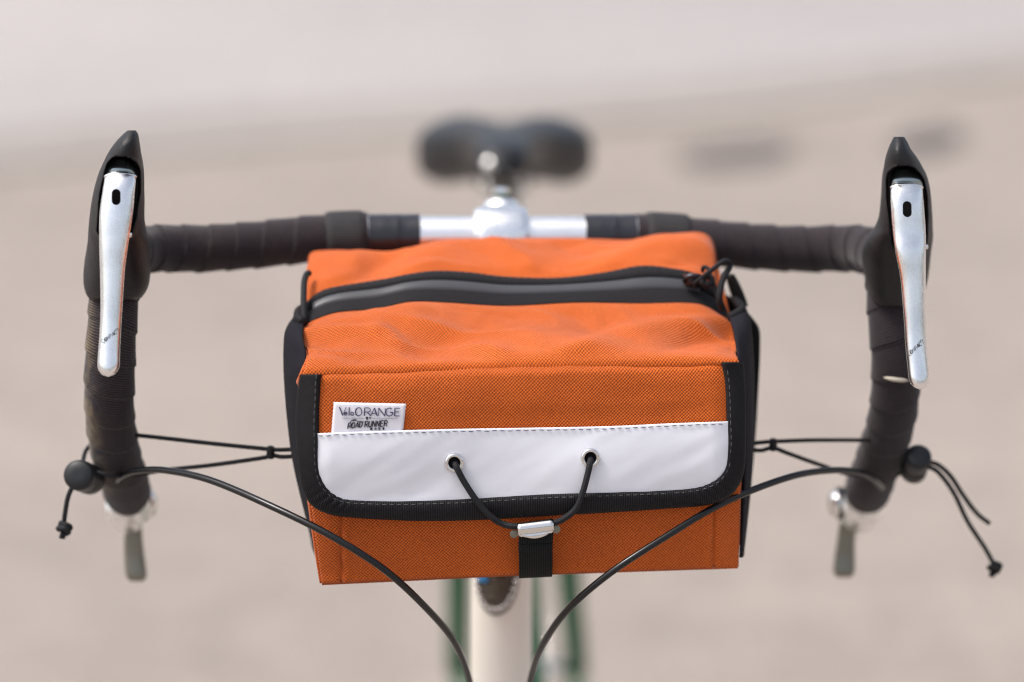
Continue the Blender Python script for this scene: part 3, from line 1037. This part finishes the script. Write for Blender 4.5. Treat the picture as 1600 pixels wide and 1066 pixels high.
r_fold = rowpts(471, 1154.5, lambda x: fold(x) - 1 + .5 * wavy(x), -.1600)
r_roll = rowpts(472, 1154, lambda x: fold(x) + 4 + .5 * wavy(x), -.1592)
r_tuck = rowpts(475, 1153, lambda x: fold(x) + 8 + .5 * wavy(x), -.1565)


def wrinkle(g, amp, pin0=True, pin1=True, seed=0, sc1=28.0):
    g = np.array(g)
    n = len(g)
    for i in range(n):
        t = i / (n - 1)
        k = (sm(0, .2, t) if pin0 else 1) * (1 - sm(.82, 1, t) if pin1 else 1)
        for j in range(g.shape[1]):
            p = g[i, j]
            q = noise.noise(Vector((p[0] * sc1 + p[1] * sc1 * .5, (p[1] - p[0] * .5) * sc1 * 1.3, seed)))
            q2 = noise.noise(Vector((p[0] * sc1 * 2.3 - p[1] * sc1, p[1] * sc1 * 2.4, seed + 9)))
            ridge = 1 - abs(noise.noise(Vector((p[0] * 14 + p[1] * 22, p[1] * 20 - p[0] * 9, seed + 4)))) * 2
            g[i, j, 2] += k * amp * (q * .8 + .35 * q2 + .55 * max(0, ridge) - .2)
            g[i, j, 1] -= k * amp * .4 * q
    return g


def proj(p):
    d = np.asarray(p) - CAM
    z = d[..., 1] * cp - d[..., 2] * sp
    return 800 + FPX * d[..., 0] / z, 533 - FPX * (d[..., 1] * sp + d[..., 2] * cp) / z


def creases(g, lines):
    """pushed-up folds and dents in the cloth: (polyline, width, height)"""
    g = np.array(g)
    X, Y = proj(g)
    n = len(g)
    t = (np.arange(n) / (n - 1))[:, None]
    keep = sm(0, .10, t) * (1 - sm(.90, 1, t))
    for pts, wd, h in lines:
        p = cr(np.array(pts, float), 60)
        d2 = ((X[..., None] - p[:, 0]) ** 2 + ((Y[..., None] - p[:, 1]) * 1.6) ** 2)
        k = d2.argmin(-1)
        d = np.sqrt(d2.min(-1))
        taper = np.sin(np.clip((k + 6) / 71, 0, 1) * math.pi) ** .6
        g[..., 2] += keep * taper * .75 * h * np.exp(-(d / wd) ** 2)
    return g


def loft(rows_, n):
    rows_ = np.array(rows_)
    return np.stack([cr(rows_[:, j], n) for j in range(rows_.shape[1])], 1)


top_rear = wrinkle(loft([r_rear, .5 * (r_rear + r_zr) + np.array((0, 0, .004)), r_zr + np.array((0, 0, .001))], 40), .0058, seed=2, sc1=17)
top_rear = creases(top_rear, [([(610, 424), (660, 403), (730, 386)], 22, .0042), ([(560, 432), (600, 412), (640, 402)], 24, -.0040), ([(880, 428), (945, 408), (1005, 391), (1060, 384)], 24, .0046),
                              ([(900, 402), (960, 390), (1000, 382)], 26, -.0036), ([(500, 445), (540, 430), (560, 405)], 20, .0022), ([(1040, 420), (1085, 405)], 20, -.0025)])
sheet("rear_top_panel", top_rear, ORANGE_F, bag, solid=.0012)
top_front = wrinkle(loft([r_zf, r_m1, r_m2, r_m3, r_fold], 70), .0078, seed=5.3, sc1=16)
top_front = creases(top_front, [([(480, 522), (520, 520), (590, 524), (630, 545)], 13, .0034), ([(492, 545), (530, 548), (560, 560)], 20, -.0050), ([(585, 500), (600, 525), (625, 560)], 22, .0030),
                                ([(645, 560), (690, 540), (740, 520)], 26, -.0036), ([(760, 505), (815, 520), (850, 550)], 30, .0030), ([(890, 550), (940, 530), (1000, 518), (1070, 508), (1135, 506)], 16, .0044),
                                ([(900, 500), (930, 515), (960, 505)], 22, -.0036), ([(1040, 545), (1095, 530), (1140, 530)], 18, -.0040), ([(700, 490), (740, 500)], 22, -.0024), ([(1105, 555), (1145, 552)], 12, .0028)])
# soft roll over the fold
extra = loft([r_fold, r_roll, r_tuck], 10)[1:]
top_front = np.vstack([top_front, extra])
sheet("front_top_panel", top_front, ORANGE, bag, solid=.0012)

# front panel, with side gussets set off by a seam
NR = 70


def front_y(px, t):
    e = np.minimum(sm(468, 520, px), 1 - sm(1112, 1160, px))
    y = -.154 - .006 * math.sin(math.pi * min(1, t * 1.05)) - .003 * e
    for sx in (532 + 2 * t, 1112 + 3 * t):
        y = y + .0017 * np.exp(-((px - sx) / 3.2) ** 2)
        y = y - (.0008 + .0004 * math.sin(t * 60 + sx)) * np.exp(-((px - sx - (6 if sx < 800 else -6)) / 5) ** 2)
    return y


G = []
for t in np.linspace(0, 1, NR):
    x0 = np.interp(t, [0, .35, .7, 1], [472, 477, 490, 503]); x1 = np.interp(t, [0, .5, 1], [1155, 1157, 1153])
    x = x0 + (x1 - x0) * S
    y = fold(x) * (1 - t) + bot(x) * t
    G.append(P(x, y, front_y(x, t)))
G = np.array(G)
front_g = wrinkle(G, .0016, seed=11)
sheet("front_panel", front_g, ORANGE, bag, solid=.0012)
r_bot = front_g[-1]
tube("bottom_piping", cr(r_bot[::6] + np.array((0, .0004, 0)), 80), .0013, ORANGE, bag, seg=10)
# bottom and back
xb = 503 + (1153 - 503) * S
zb = r_bot[:, 2]
def back_row(dep, z):
    """straight row across the bag's width at a depth and height"""
    xl = np.linspace(-.098, .124, NC)
    return np.array([rot(q, dep, z) for q in xl])
r_bb = back_row(-.022, .838)
bottom_g = loft([r_bot, .5 * (r_bot + r_bb) - np.array((0, 0, .004)), r_bb], 14)
sheet("bottom_panel", bottom_g, ORANGE_F, bag, solid=.0012)
back_g = loft([r_bb, .5 * (r_bb + r_rear) + LY * .004, r_rear], 20)
sheet("back_panel", back_g, ORANGE_F, bag, solid=.0012)
# end panels
for side in (0, -1):
    loop = np.vstack([top_rear[:, side], [r_zf[side]], top_front[1:, side], front_g[1:, side], bottom_g[1:, side], back_g[1:-1, side]])
    c = loop.mean(0)
    out = LX * (-1 if side == 0 else 1)
    V = np.array([c + (loop - c) * k + out * .006 * (1 - k * k) for k in (1, .85, .65, .4, .15, .02)])
    f = gridfaces(len(V), len(loop), wrap_c=True)
    uvp = np.stack([V @ LY, V @ LZ], -1)
    make("end_panel", V, f, ORANGE_F, bag, uv=uvp, solid=.0012)

# zipper
def zrow(t, lift=0.0, tuck=0.0):
    return r_zr * (1 - t) + r_zf * t + LZ * lift - LY * tuck


zip_ = empty("zipper", .5 * (r_zr[NC // 2] + r_zf[NC // 2]), bag)
sheet("zipper_tape", loft([zrow(-.05, .0008), zrow(.10, .0020), zrow(.24, .0030), zrow(.30, .0022), zrow(.32, -.001)], 16), ZTAPE, zip_, solid=.001)
sheet("zipper_tape", loft([zrow(.56, .0010), zrow(.80, .0014), zrow(1.05, .0010)], 14), ZTAPE, zip_, solid=.001)
k0, k1 = 3, NC - 9
cz = loft([zrow(.27, -.0016), zrow(.34, .0010), zrow(.42, .0028), zrow(.50, .0032), zrow(.61, .0024), zrow(.63, .0004)], 18)[:, k0:k1]
sheet("coil_cover", cz, ZRUB, zip_, solid=.0008)
sheet("coil", loft([zrow(.18, -.0018), zrow(.4, -.0014), zrow(.66, -.001)], 6), DARK, zip_)


def stitches(name, path, m, parent, length=.0026, gap=.0014, r=.00034, lift=None, jitter=0.0):
    path = np.asarray(path)
    L = np.linalg.norm(np.diff(path, axis=0), axis=1).sum()
    n = int(L / (length + gap))
    p = cr(path[::max(1, len(path) // 60)], n * 6)
    if lift is not None:
        p = p + lift
    mb = MB()
    for k in range(n):
        q = p[k * 6:k * 6 + 5]
        if len(q) < 3:
            continue
        q = q + np.array([random.uniform(-1, 1) for _ in range(3)]) * jitter
        mb.add(*tubedata(q, [r * .4, r, r, r, r * .4][:len(q)], 6))
    return mb.build(name, m, parent, kind="stuff")


stitches("stitching", zrow(.72, .0020), THREAD, zip_)
stitches("stitching", zrow(.96, .0018), THREAD, zip_)
stitches("stitching", zrow(.06, .0026), THREAD, zip_)

# slider and pull cords
sx = P(1083, 445, -.079)
v, f = rbox(sx + LZ * .003, (LX, LY, LZ), (.0055, .0042, .0022), .4)
PULL = mat("black_nickel", (.06, .06, .07), .3, 1.0)
make("zipper_slider", v, f, PULL, zip_, sharp=40)
tube("slider_bridge", cr([P(1070, 440, -.082), P(1073, 434, -.084), P(1082, 430.5, -.085), P(1092, 432, -.085), P(1099, 437, -.083), P(1094, 445, -.082), P(1083, 447, -.084)], 30), .0014, PULL, zip_, seg=10)
cordp = empty("pull_cord", P(1130, 430, -.085), bag)
tube("cord_loop", cr([P(1084, 444, -.086), P(1098, 433, -.089), P(1116, 419, -.089), P(1131, 408.5, -.087), P(1140, 411, -.084), P(1139, 420, -.085), P(1131, 432, -.090), P(1126, 450, -.093), P(1124, 468, -.094), P(1128, 482, -.092)], 60),
     np.concatenate([np.linspace(.0012, .0014, 30), np.linspace(.0016, .0020, 30)]), CORD, cordp, seg=14)
tube("cord_loop", cr([P(1098, 424, -.078), P(1099, 418, -.080), P(1105, 419, -.083), P(1112, 434, -.086), P(1119, 458, -.090), P(1126, 478, -.092), P(1132, 486, -.093)], 40), .0011, CORD, cordp, seg=10)
tube("cord_knot", cr([P(1096, 438, -.087), P(1104, 444, -.089), P(1112, 441, -.088), P(1110, 433, -.086), P(1101, 433, -.087), P(1097, 441, -.089), P(1106, 449, -.088)], 40), .0017, CORD, cordp, seg=10)
tube("end_cord", cr([P(483, 427, -.058), P(479, 429, -.061), P(475.5, 440, -.066), P(474.5, 460, -.074), P(474.5, 480, -.082), P(475, 498, -.088), P(477, 507, -.089)], 40), .0017, CORD, bag, seg=14)


# side pockets
def pocket(name, front_, outer, yrear, ins, label=None):
    fr_ = cr(np.array(front_, float), 50)
    ou = cr(np.array(outer, float), 50)
    G = []
    for a_, b_ in zip(fr_, ou):
        A_ = P(a_[0], a_[1], a_[2]); B_ = P(b_[0], b_[1], b_[2])
        C_ = P(ins, b_[1], yrear)
        C_[2] = B_[2] - .004
        mid = P(.45 * a_[0] + .55 * b_[0] + np.sign(b_[0] - a_[0]) * 3.0, .5 * (a_[1] + b_[1]), .62 * a_[2] + .38 * b_[2])
        G.append(cr(np.array([A_, mid, B_, .55 * B_ + .45 * C_ + LX * np.sign(b_[0] - a_[0]) * .004, C_]), 26))
    G = wrinkle(np.array(G), .0007, False, False, 3.3, 40)
    o = sheet(name, G, NAVY, bag, solid=.0012)
    return o, G


lp, GLp = pocket("side_pocket", [(474, 505, -.100), (472, 530, -.132), (476, 560, -.146), (470, 590, -.150), (472, 650, -.150), (480, 740, -.150), (490, 810, -.150), (501, 885, -.148)],
                 [(466, 498, -.088), (448, 512, -.095), (443, 535, -.10), (443, 580, -.105), (447, 640, -.105), (456, 715, -.105), (474, 795, -.108), (497, 878, -.112)], -.03, 500)
rp, GRp = pocket("side_pocket", [(1140, 498, -.100), (1146, 520, -.128), (1151, 550, -.144), (1157, 585, -.150), (1160, 650, -.150), (1161, 720, -.150), (1158, 800, -.150), (1155, 872, -.148)],
                 [(1158, 486, -.092), (1167, 494, -.095), (1172, 520, -.10), (1175, 580, -.105), (1175, 640, -.105), (1173, 715, -.105), (1166, 795, -.108), (1157, 866, -.112)], -.03, 1120)
hemp = [g_[0] for g_ in (GLp,)]
tube("pocket_hem", cr(GLp[0][:18:3] + LZ * .0004, 30), .0026, BIND, lp, seg=12)
tube("pocket_hem", cr(GRp[0][:18:3] + LZ * .0004, 30), .0026, BIND, rp, seg=12)
# stiff black back tab at the far end of each side
bt = []
for (y, x0, x1) in ((492, 1160, 1172), (500, 1160, 1178), (516, 1160, 1187), (560, 1160, 1187.5), (620, 1160, 1184.5), (680, 1160, 1181), (740, 1158, 1175.5), (800, 1156, 1168), (850, 1150, 1160)):
    bt.append(P(np.linspace(x0 - 30, x1, 10), np.full(10, y), np.linspace(-.062, -.070, 10)))
tb = sheet("side_tab", loft(np.array(bt), 50), WEBBLK, bag, solid=.003)
bt = []
for (y, x0, x1) in ((428, 1140, 1147), (440, 1142, 1154), (455, 1146, 1161), (468, 1150, 1166), (478, 1158, 1169)):
    bt.append(P(np.linspace(x0, x1, 8), np.full(8, y), np.linspace(-.055, -.06, 8)))
sheet("strap_tab", loft(np.array(bt), 20), WEBBLK, bag, solid=.003)

# flap
def yF(px, py):
    px = np.asarray(px, float); py = np.asarray(py, float)
    t = np.clip((py - 575) / 230, 0, 1.1)
    e = np.minimum(sm(455, 520, px), 1 - sm(1110, 1172, px))
    return -.1575 - .0085 * np.sin(t * math.pi * .62) - .0045 * e - .0010 * np.sin(px * .021 + 1) * t - .0008 * np.sin(px * .011 + py * .03)


def Fp(px, py, lift=0.0):
    return P(px, py, yF(px, py) - lift)


outer = cr([(471, 585), (467, 612), (464, 650), (465, 690), (469, 735), (475, 765), (488, 788), (510, 800), (540, 806), (620, 811), (700, 812), (780, 809), (860, 804), (950, 799), (1040, 793), (1100, 788), (1132, 778), (1150, 762), (1160, 738), (1163, 700), (1163, 650), (1162, 600), (1160, 566)], 260)
inner = cr([(498, 585), (497, 612), (495.5, 650), (495, 690), (496, 725), (501, 748), (511, 765), (527, 777), (550, 783), (620, 785), (700, 782.5), (780, 778), (860, 773.5), (950, 771), (1040, 768), (1085, 764), (1112, 755), (1129, 741), (1137, 722), (1139, 690), (1138, 650), (1136, 605), (1131, 566)], 260)
flap = empty("flap", Fp(820, 690), bag)
# flap cloth: rows across between the inner curve's sides, tucked a little under the edging
half = 130
il = inner[:np.argmax(inner[:, 1]) + 1]; ir = inner[np.argmax(inner[:, 1]):][::-1]


def side_x(curve, y):
    o = np.argsort(curve[:, 1], kind="stable")
    return np.interp(y, curve[o][:, 1], curve[o][:, 0])


lowl = fx([(500, 747), (511, 766), (527, 778), (550, 784), (620, 786), (700, 783), (780, 779), (860, 774), (950, 772), (1040, 769), (1085, 765), (1112, 756), (1130, 741), (1139, 722)])
wtop = fx([(480, 678), (560, 674.5), (700, 670.5), (820, 668.5), (950, 666), (1050, 661.5), (1150, 658)])


def cloth(y_top, y_bot_f, x0, x1, n, m_, name, lift, parent, solid=.0010, kink=0.0):
    x = np.linspace(0, 1, 120)
    G = []
    for t in np.linspace(0, 1, n):
        X = x0 + (x1 - x0) * x
        ya = y_top(X); yb = y_bot_f(X)
        Y = ya * (1 - t) + yb * t
        q = Fp(X, Y, lift)
        G.append(q)
    G = np.array(G)
    return G


top_cloth = cloth(lambda x: fold(x) - 1.0 + .7 * wavy(x), lambda x: wtop(x) + 4, 489, 1142, 40, ORANGE, "flap_cloth", 0, flap)
for i in range(len(top_cloth)):
    k = sm(0, .3, i / 39) * (1 - sm(.55, .9, i / 39))
    for j in range(120):
        p = top_cloth[i, j]
        top_cloth[i, j] += LY * .0030 * math.exp(-(i / 2.2) ** 2)
        top_cloth[i, j] -= LY * k * .0016 * (noise.noise(Vector((p[0] * 30, p[2] * 38, 2))) + .4)
sheet("flap_cloth", top_cloth, ORANGE, flap, solid=.0010)
# white strip: columns follow the rounded lower corners
cols_ = []
u = np.linspace(0, 1, 160)
u = .5 - .5 * np.cos(u * math.pi)
for q in u:
    X = 492 + (1141 - 492) * q
    yt = wtop(X)
    if X < 500:
        yb = np.interp(X, [492, 500], [700, 752])
    elif X > 1137:
        yb = np.interp(X, [1137, 1141], [728, 690])
    else:
        yb = lowl(X) + 3
    Y = np.linspace(yt, max(yb, yt + 4), 40)
    c_ = Fp(np.full(40, X), Y, .0020)
    for k in range(40):
        p = c_[k]
        tt = sm(0, .15, k / 39) * (1 - sm(.85, 1, k / 39))
        c_[k] -= LY * .0007 * tt * (noise.noise(Vector((p[0] * 20 + p[2] * 24, p[2] * 44 - p[0] * 14, 7))) + .6 * noise.noise(Vector((p[0] * 70 - p[2] * 90, p[2] * 60, 3))))
    cols_.append(c_)
strip = sheet("reflective_strip", np.array(cols_).transpose(1, 0, 2), VINYL, flap, solid=.0007)
# edging: padded ribbon between the outer and inner curves
rows_ = []
for t, lf in ((-.10, -.0005), (0, .0020), (.12, .0034), (.4, .0040), (.7, .0036), (.92, .0028), (1.0, .0012)):
    c_ = inner * (1 - t) + outer * t
    c_ = np.array([Fp(q[0], q[1], lf) for q in c_])
    # gathers where the ribbon turns the corners
    for j in range(len(c_)):
        s_ = j / (len(c_) - 1)
        g_ = math.exp(-((s_ - .205) / .035) ** 2) + math.exp(-((s_ - .79) / .035) ** 2)
        c_[j] -= LY * (.0007 * g_ * math.sin(j * 2.1) * (1 - abs(t - .3)) + .0004 * noise.noise(Vector((j * .12, t * 3, 1))))
    rows_.append(c_)
sheet("edge_binding", loft(np.array(rows_), 22), BIND, flap, solid=.0008)
st = inner * .86 + outer * .14
stitches("stitching", np.array([Fp(q[0], q[1], .0042) for q in st]), THREAD, flap, .0021, .0016, .00024, jitter=.0001)
xw = np.linspace(497, 1137, 120)
stitches("stitching", Fp(xw, wtop(xw) + 4.2 + .5 * np.sin(xw * .2), .0030), NTHREAD, flap, .0040, .00003, .00017, jitter=.00008)

# woven tag with its print
TG = np.array([(521.5, 628.5), (634.5, 631), (629.0, 681), (517.0, 685)])


def tagp(a_, b_):
    return (TG[0] * (1 - a_)[..., None] + TG[1] * a_[..., None]) * (1 - b_)[..., None] + (TG[3] * (1 - a_)[..., None] + TG[2] * a_[..., None]) * b_[..., None]


aa, bb2 = np.meshgrid(np.linspace(0, 1, 24), np.linspace(0, 1, 14))
pp = tagp(aa, bb2)


def tag_lift(py):
    return .0030 - .0020 * np.clip((np.asarray(py, float) - 632) / 45, 0, 1)


wt = sheet("woven_tag", P(pp[..., 0], pp[..., 1], yF(pp[..., 0], pp[..., 1]) - tag_lift(pp[..., 1])), TAG, bag, solid=.0003)
wt["label"] = "white woven tag printed with maker's names"
tsurf = lambda x, y: P(x, y, yF(x, y) - tag_lift(y) - .0008)
ZX = lambda q: 500 + q / 10.0
ZY = lambda q: 610 + q / 10.0
L1 = []
for ch, x0, x1, y0, y1 in (('V', 300, 405, 262, 392), ('e', 378, 424, 342, 392), ('l', 436, 470, 268, 392), ('o', 479, 528, 342, 394), ('O', 550, 652, 272, 400), ('R', 682, 792, 274, 398), ('A', 790, 892, 276, 400), ('N', 904, 1022, 278, 400), ('G', 1024, 1142, 278, 402), ('E', 1156, 1252, 280, 402)):
    L1 += word([(ch, 0, 0, (x1 - x0) / 10, (y1 - y0) / 10)], 1.15, (ZX(x0), ZY(y1)), (1, .012), (.04, -1))
lettering("lettering", L1, tsurf, INK, wt)
L2 = word([('B', 0, 0, 3.0, 3.3), ('Y', 4.4, 0, 3.4, 3.3)], .95, (ZX(720), ZY(453)), (1, .01), (.05, -1))
ex = (.995, -.115)
L2 += word([(c, k * 6.0, 0, 5.0, 8.6) for k, c in enumerate("ROAD")], 1.25, (ZX(428), ZY(602)), ex, (.16, -1))
L2 += word([(c, k * 6.05, 0, 5.0, 9.4) for k, c in enumerate("RUNNER")], 1.3, (ZX(694), ZY(580)), (.997, -.05), (.13, -1))
L2 += word([(c, k * 6.3, 0, 3.3, 2.7) for k, c in enumerate("BAGS")], .9, (ZX(785), ZY(617)), (1, -.02), (.04, -1))
# swept crest over the lower name
L2 += [(.9, [(ZX(a_), ZY(b_)) for a_, b_ in ((470, 505), (490, 480), (520, 463), (550, 460), (575, 468))]), (1.1, [(ZX(a_), ZY(b_)) for a_, b_ in ((500, 478), (530, 470), (560, 474))]),
       (.7, [(ZX(a_), ZY(b_)) for a_, b_ in ((575, 486), (615, 488), (650, 492), (690, 494))])]
lettering("lettering", L2, tsurf, INKB, wt)
lettering("rule", [(.5, [(ZX(335), ZY(435)), (ZX(510), ZY(436)), (ZX(690), ZY(438))]), (.5, [(ZX(820), ZY(437)), (ZX(1000), ZY(437)), (ZX(1210), ZY(436))])], tsurf, INKG, wt)

# grommets, bungee loop, hook and strap
GR = [(709.5, 722.5), (922, 715)]
for gx, gy in GR:
    c = Fp(gx, gy, .0031)
    nrm_ = -LY * .985 + LZ * .12
    nrm_ /= np.linalg.norm(nrm_)
    lathe_obj("grommet", c, nrm_, [(.0004, .0047), (.0010, .0050), (.0019, .0046), (.0022, .0038), (.0018, .0030), (.0006, .0026), (-.0005, .0025)], CHROME, flap, 40, sharp=60)
    lathe_obj("grommet_hole_shade", c, nrm_, [(.0003, .0001), (.00045, .0030)], DARK, flap, 24)  # near-black disc standing in for the shade inside the hole
LPW_ = [Fp(712, 720, -.002), Fp(711, 724, .0030), Fp(714, 732, .0055), Fp(727, 756, .0060), Fp(748, 787, .0065), Fp(768, 808, .0070), Fp(786, 819, .0068), P(806, 822.5, -.1775)]
RPW_ = [P(866, 817, -.1775), Fp(885, 808, .0068), Fp(901, 793, .0072), Fp(911, 768, .0066), Fp(918, 742, .0060), Fp(922, 724, .0055), Fp(922.5, 717, .003), Fp(922, 713, -.002)]
tube("bungee_loop", cr(LPW_ + [P(836, 821, -.1775)] + RPW_, 140), .00165, CORD, bag, seg=14)
hook = empty("hook", P(836, 826, -.177), bag)
ha, hb_ = P(808.5, 827, -.1775), P(864.5, 820, -.1775)
hd = hb_ - ha
Lh = np.linalg.norm(hd)
hx_ = hd / Lh
hu = np.cross(hx_, LY); hu /= np.linalg.norm(hu)
if hu[2] < 0:
    hu = -hu
rows_ = []
for q in np.linspace(-40, 200, 22):
    a_ = R(q)
    rows_.append([ha + hx_ * Lh * k - LY * .0025 * math.sin(a_ + .6) + hu * .0025 * math.cos(a_ + .6) for k in np.linspace(0, 1, 12)])
for dz_, kx in ((.0036, 1.0), (.0044, .97), (.0051, .82), (.0056, .58)):
    rows_.append([ha + hx_ * Lh * (.5 + (k - .5) * kx) - LY * .0010 - hu * dz_ + hu * .0012 * (2 * abs(k - .5)) ** 2 for k in np.linspace(0, 1, 12)])
sheet("hook_plate", np.array(rows_), CHROME, hook, solid=.0008)
for c_ in (P(803, 834, -.1745), P(869, 827, -.1745)):
    lathe_obj("hook_ear", c_, -LY, [(0, .0020), (.0006, .0022), (.001, .0016)], GREYMET, hook, 18)
sg = []
for (y, x0, x1, d_) in ((829, 811, 864, -.1728), (850, 810, 863, -.1730), (852, 810, 863, -.1736), (858, 810, 863, -.1737), (859.5, 810.5, 863, -.1725), (880, 811, 863, -.1690), (894, 811, 862.5, -.163), (898, 811, 862, -.158), (896, 811, 862, -.148)):
    sg.append(P(np.linspace(x0, x1, 14), y - np.linspace(-1.2, 1.2, 14), np.full(14, d_)))
hs = sheet("hook_strap", loft(np.array(sg), 60), WEBBLK, bag, solid=.0016)

# webbing straps round the handlebar
for x0, x1 in ((507, 573), (1003, 1079)):
    if x0 < 800:
        ps = cr(np.vstack([LPW[:5]]), 200)
    else:
        ps = cr(np.vstack([RPW[:5]]), 200)
    want = [np.argmin(np.linalg.norm(ps - P(q, 372, 0), axis=1)) for q in (x0, x1)]
    i0, i1 = min(want), max(want)
    seg_ = ps[i0:i1 + 1]
    c = cr(seg_, 12)
    t_, n_, b_ = frames(c)
    an = np.linspace(0, 2 * math.pi, 48, endpoint=False)
    r_ = .0149
    ends = np.array([.8, .97] + [1] * 8 + [.97, .8])
    V = c[:, None] + (r_ * ends)[:, None, None] * (np.cos(an)[None, :, None] * n_[:, None] + np.sin(an)[None, :, None] * b_[:, None])
    uv = np.stack([np.repeat(np.linspace(0, .024, 12)[:, None], 48, 1), np.repeat((an / (2 * math.pi) * .1)[None], 12, 0)], -1)
    o = make("handlebar_strap", V, gridfaces(12, 48, wrap_c=True), WEB, bag, uv=uv)

# ------------------------------------------------------------------ bungee cords with cord locks, tied round the drops
def cordset(paths, lock, tails, label, knots, pinch):
    root = empty("bungee_cord", P(*lock[0]))
    tag(root, label, "cord", "bungee cords steadying the bag")
    for p in paths:
        tube("cord", cr([P(*q) for q in p], 90), .00120, CORD, root, seg=12)
    for p in tails:
        tube("cord_tail", cr([P(*q) for q in p], 50), .00135, CORD, root, seg=12)
    for kx, ky, kd in knots:
        c = P(kx, ky, kd)
        tube("knot", cr([c + np.array(q) * .0030 for q in ((-.8, 0, .9), (.7, -.5, .6), (.9, .4, -.2), (-.6, .6, -.5), (-.9, -.5, .1), (.5, -.8, .1), (.6, .2, -.9), (-.3, .1, -1.3), (-.5, 0, -2.0))], 50), .0017, CORD, root, seg=10)
    c = P(*pinch)
    tube("pinch_sleeve", cr([c + LZ * .0034, c, c - LZ * .0034], 8), [.0016, .0024, .0026, .0022, .0022, .0026, .0024, .0016], CORD, root, seg=12)
    a_, b_ = P(*lock[0]), P(*lock[1])
    d = b_ - a_
    L = np.linalg.norm(d)
    r_ = lock[2]
    lathe_obj("cord_lock", a_, d, [(-.0006, r_ * .3), (-.0005, r_ * .82), (.0008, r_ * .97), (.003, r_), (L * .45, r_), (L * .47, r_ * .95), (L * .52, r_ * .95), (L * .54, r_), (L * .9, r_), (L, r_ * .8)], PLASTIC, root, 36, sharp=50)


cordset([[(462, 702, -.100), (440, 703, -.098), (420, 702, -.096), (330, 693, -.090), (212, 680, -.080), (180, 678, -.062), (150, 690, -.052), (134, 705, -.064), (128, 730, -.080)],
         [(462, 713, -.100), (440, 714, -.098), (426, 712, -.096), (408, 716, -.095), (330, 727, -.088), (255, 735, -.076), (215, 742, -.066), (180, 744, -.083), (150, 738, -.084), (135, 742, -.078)]],
        [(122, 742, -.0925), (143, 750, -.066), .0084],
        [[(124, 752, -.080), (113, 762, -.086), (106, 778, -.088), (102, 800, -.088), (99.5, 820, -.088)]],
        "black elastic cord with round cord lock beside the dusty left handlebar drop", [(100.5, 825, -.088)], (423, 707, -.096))
cordset([[(1176, 693, -.100), (1195, 691, -.098), (1212, 690, -.096), (1270, 688, -.090), (1345, 688, -.082), (1380, 690, -.062), (1415, 700, -.058), (1428, 715, -.070)],
         [(1176, 703, -.100), (1190, 704, -.098), (1208, 700, -.096), (1230, 708, -.094), (1280, 726, -.086), (1330, 742, -.074), (1380, 745, -.058), (1415, 738, -.062), (1430, 730, -.070)]],
        [(1436, 712, -.084), (1426, 740, -.066), .0074],
        [[(1434, 722, -.074), (1452, 722, -.078), (1468, 728, -.080), (1486, 745, -.080), (1505, 774, -.080), (1526, 802, -.080), (1546, 818, -.080)],
         [(1434, 728, -.076), (1452, 730, -.082), (1468, 740, -.083), (1490, 770, -.083), (1512, 815, -.083), (1538, 855, -.083), (1552, 880, -.083)]],
        "black elastic cord with barrel cord lock and two long trailing ends", [(1554, 886, -.083)], (1208, 695, -.096))
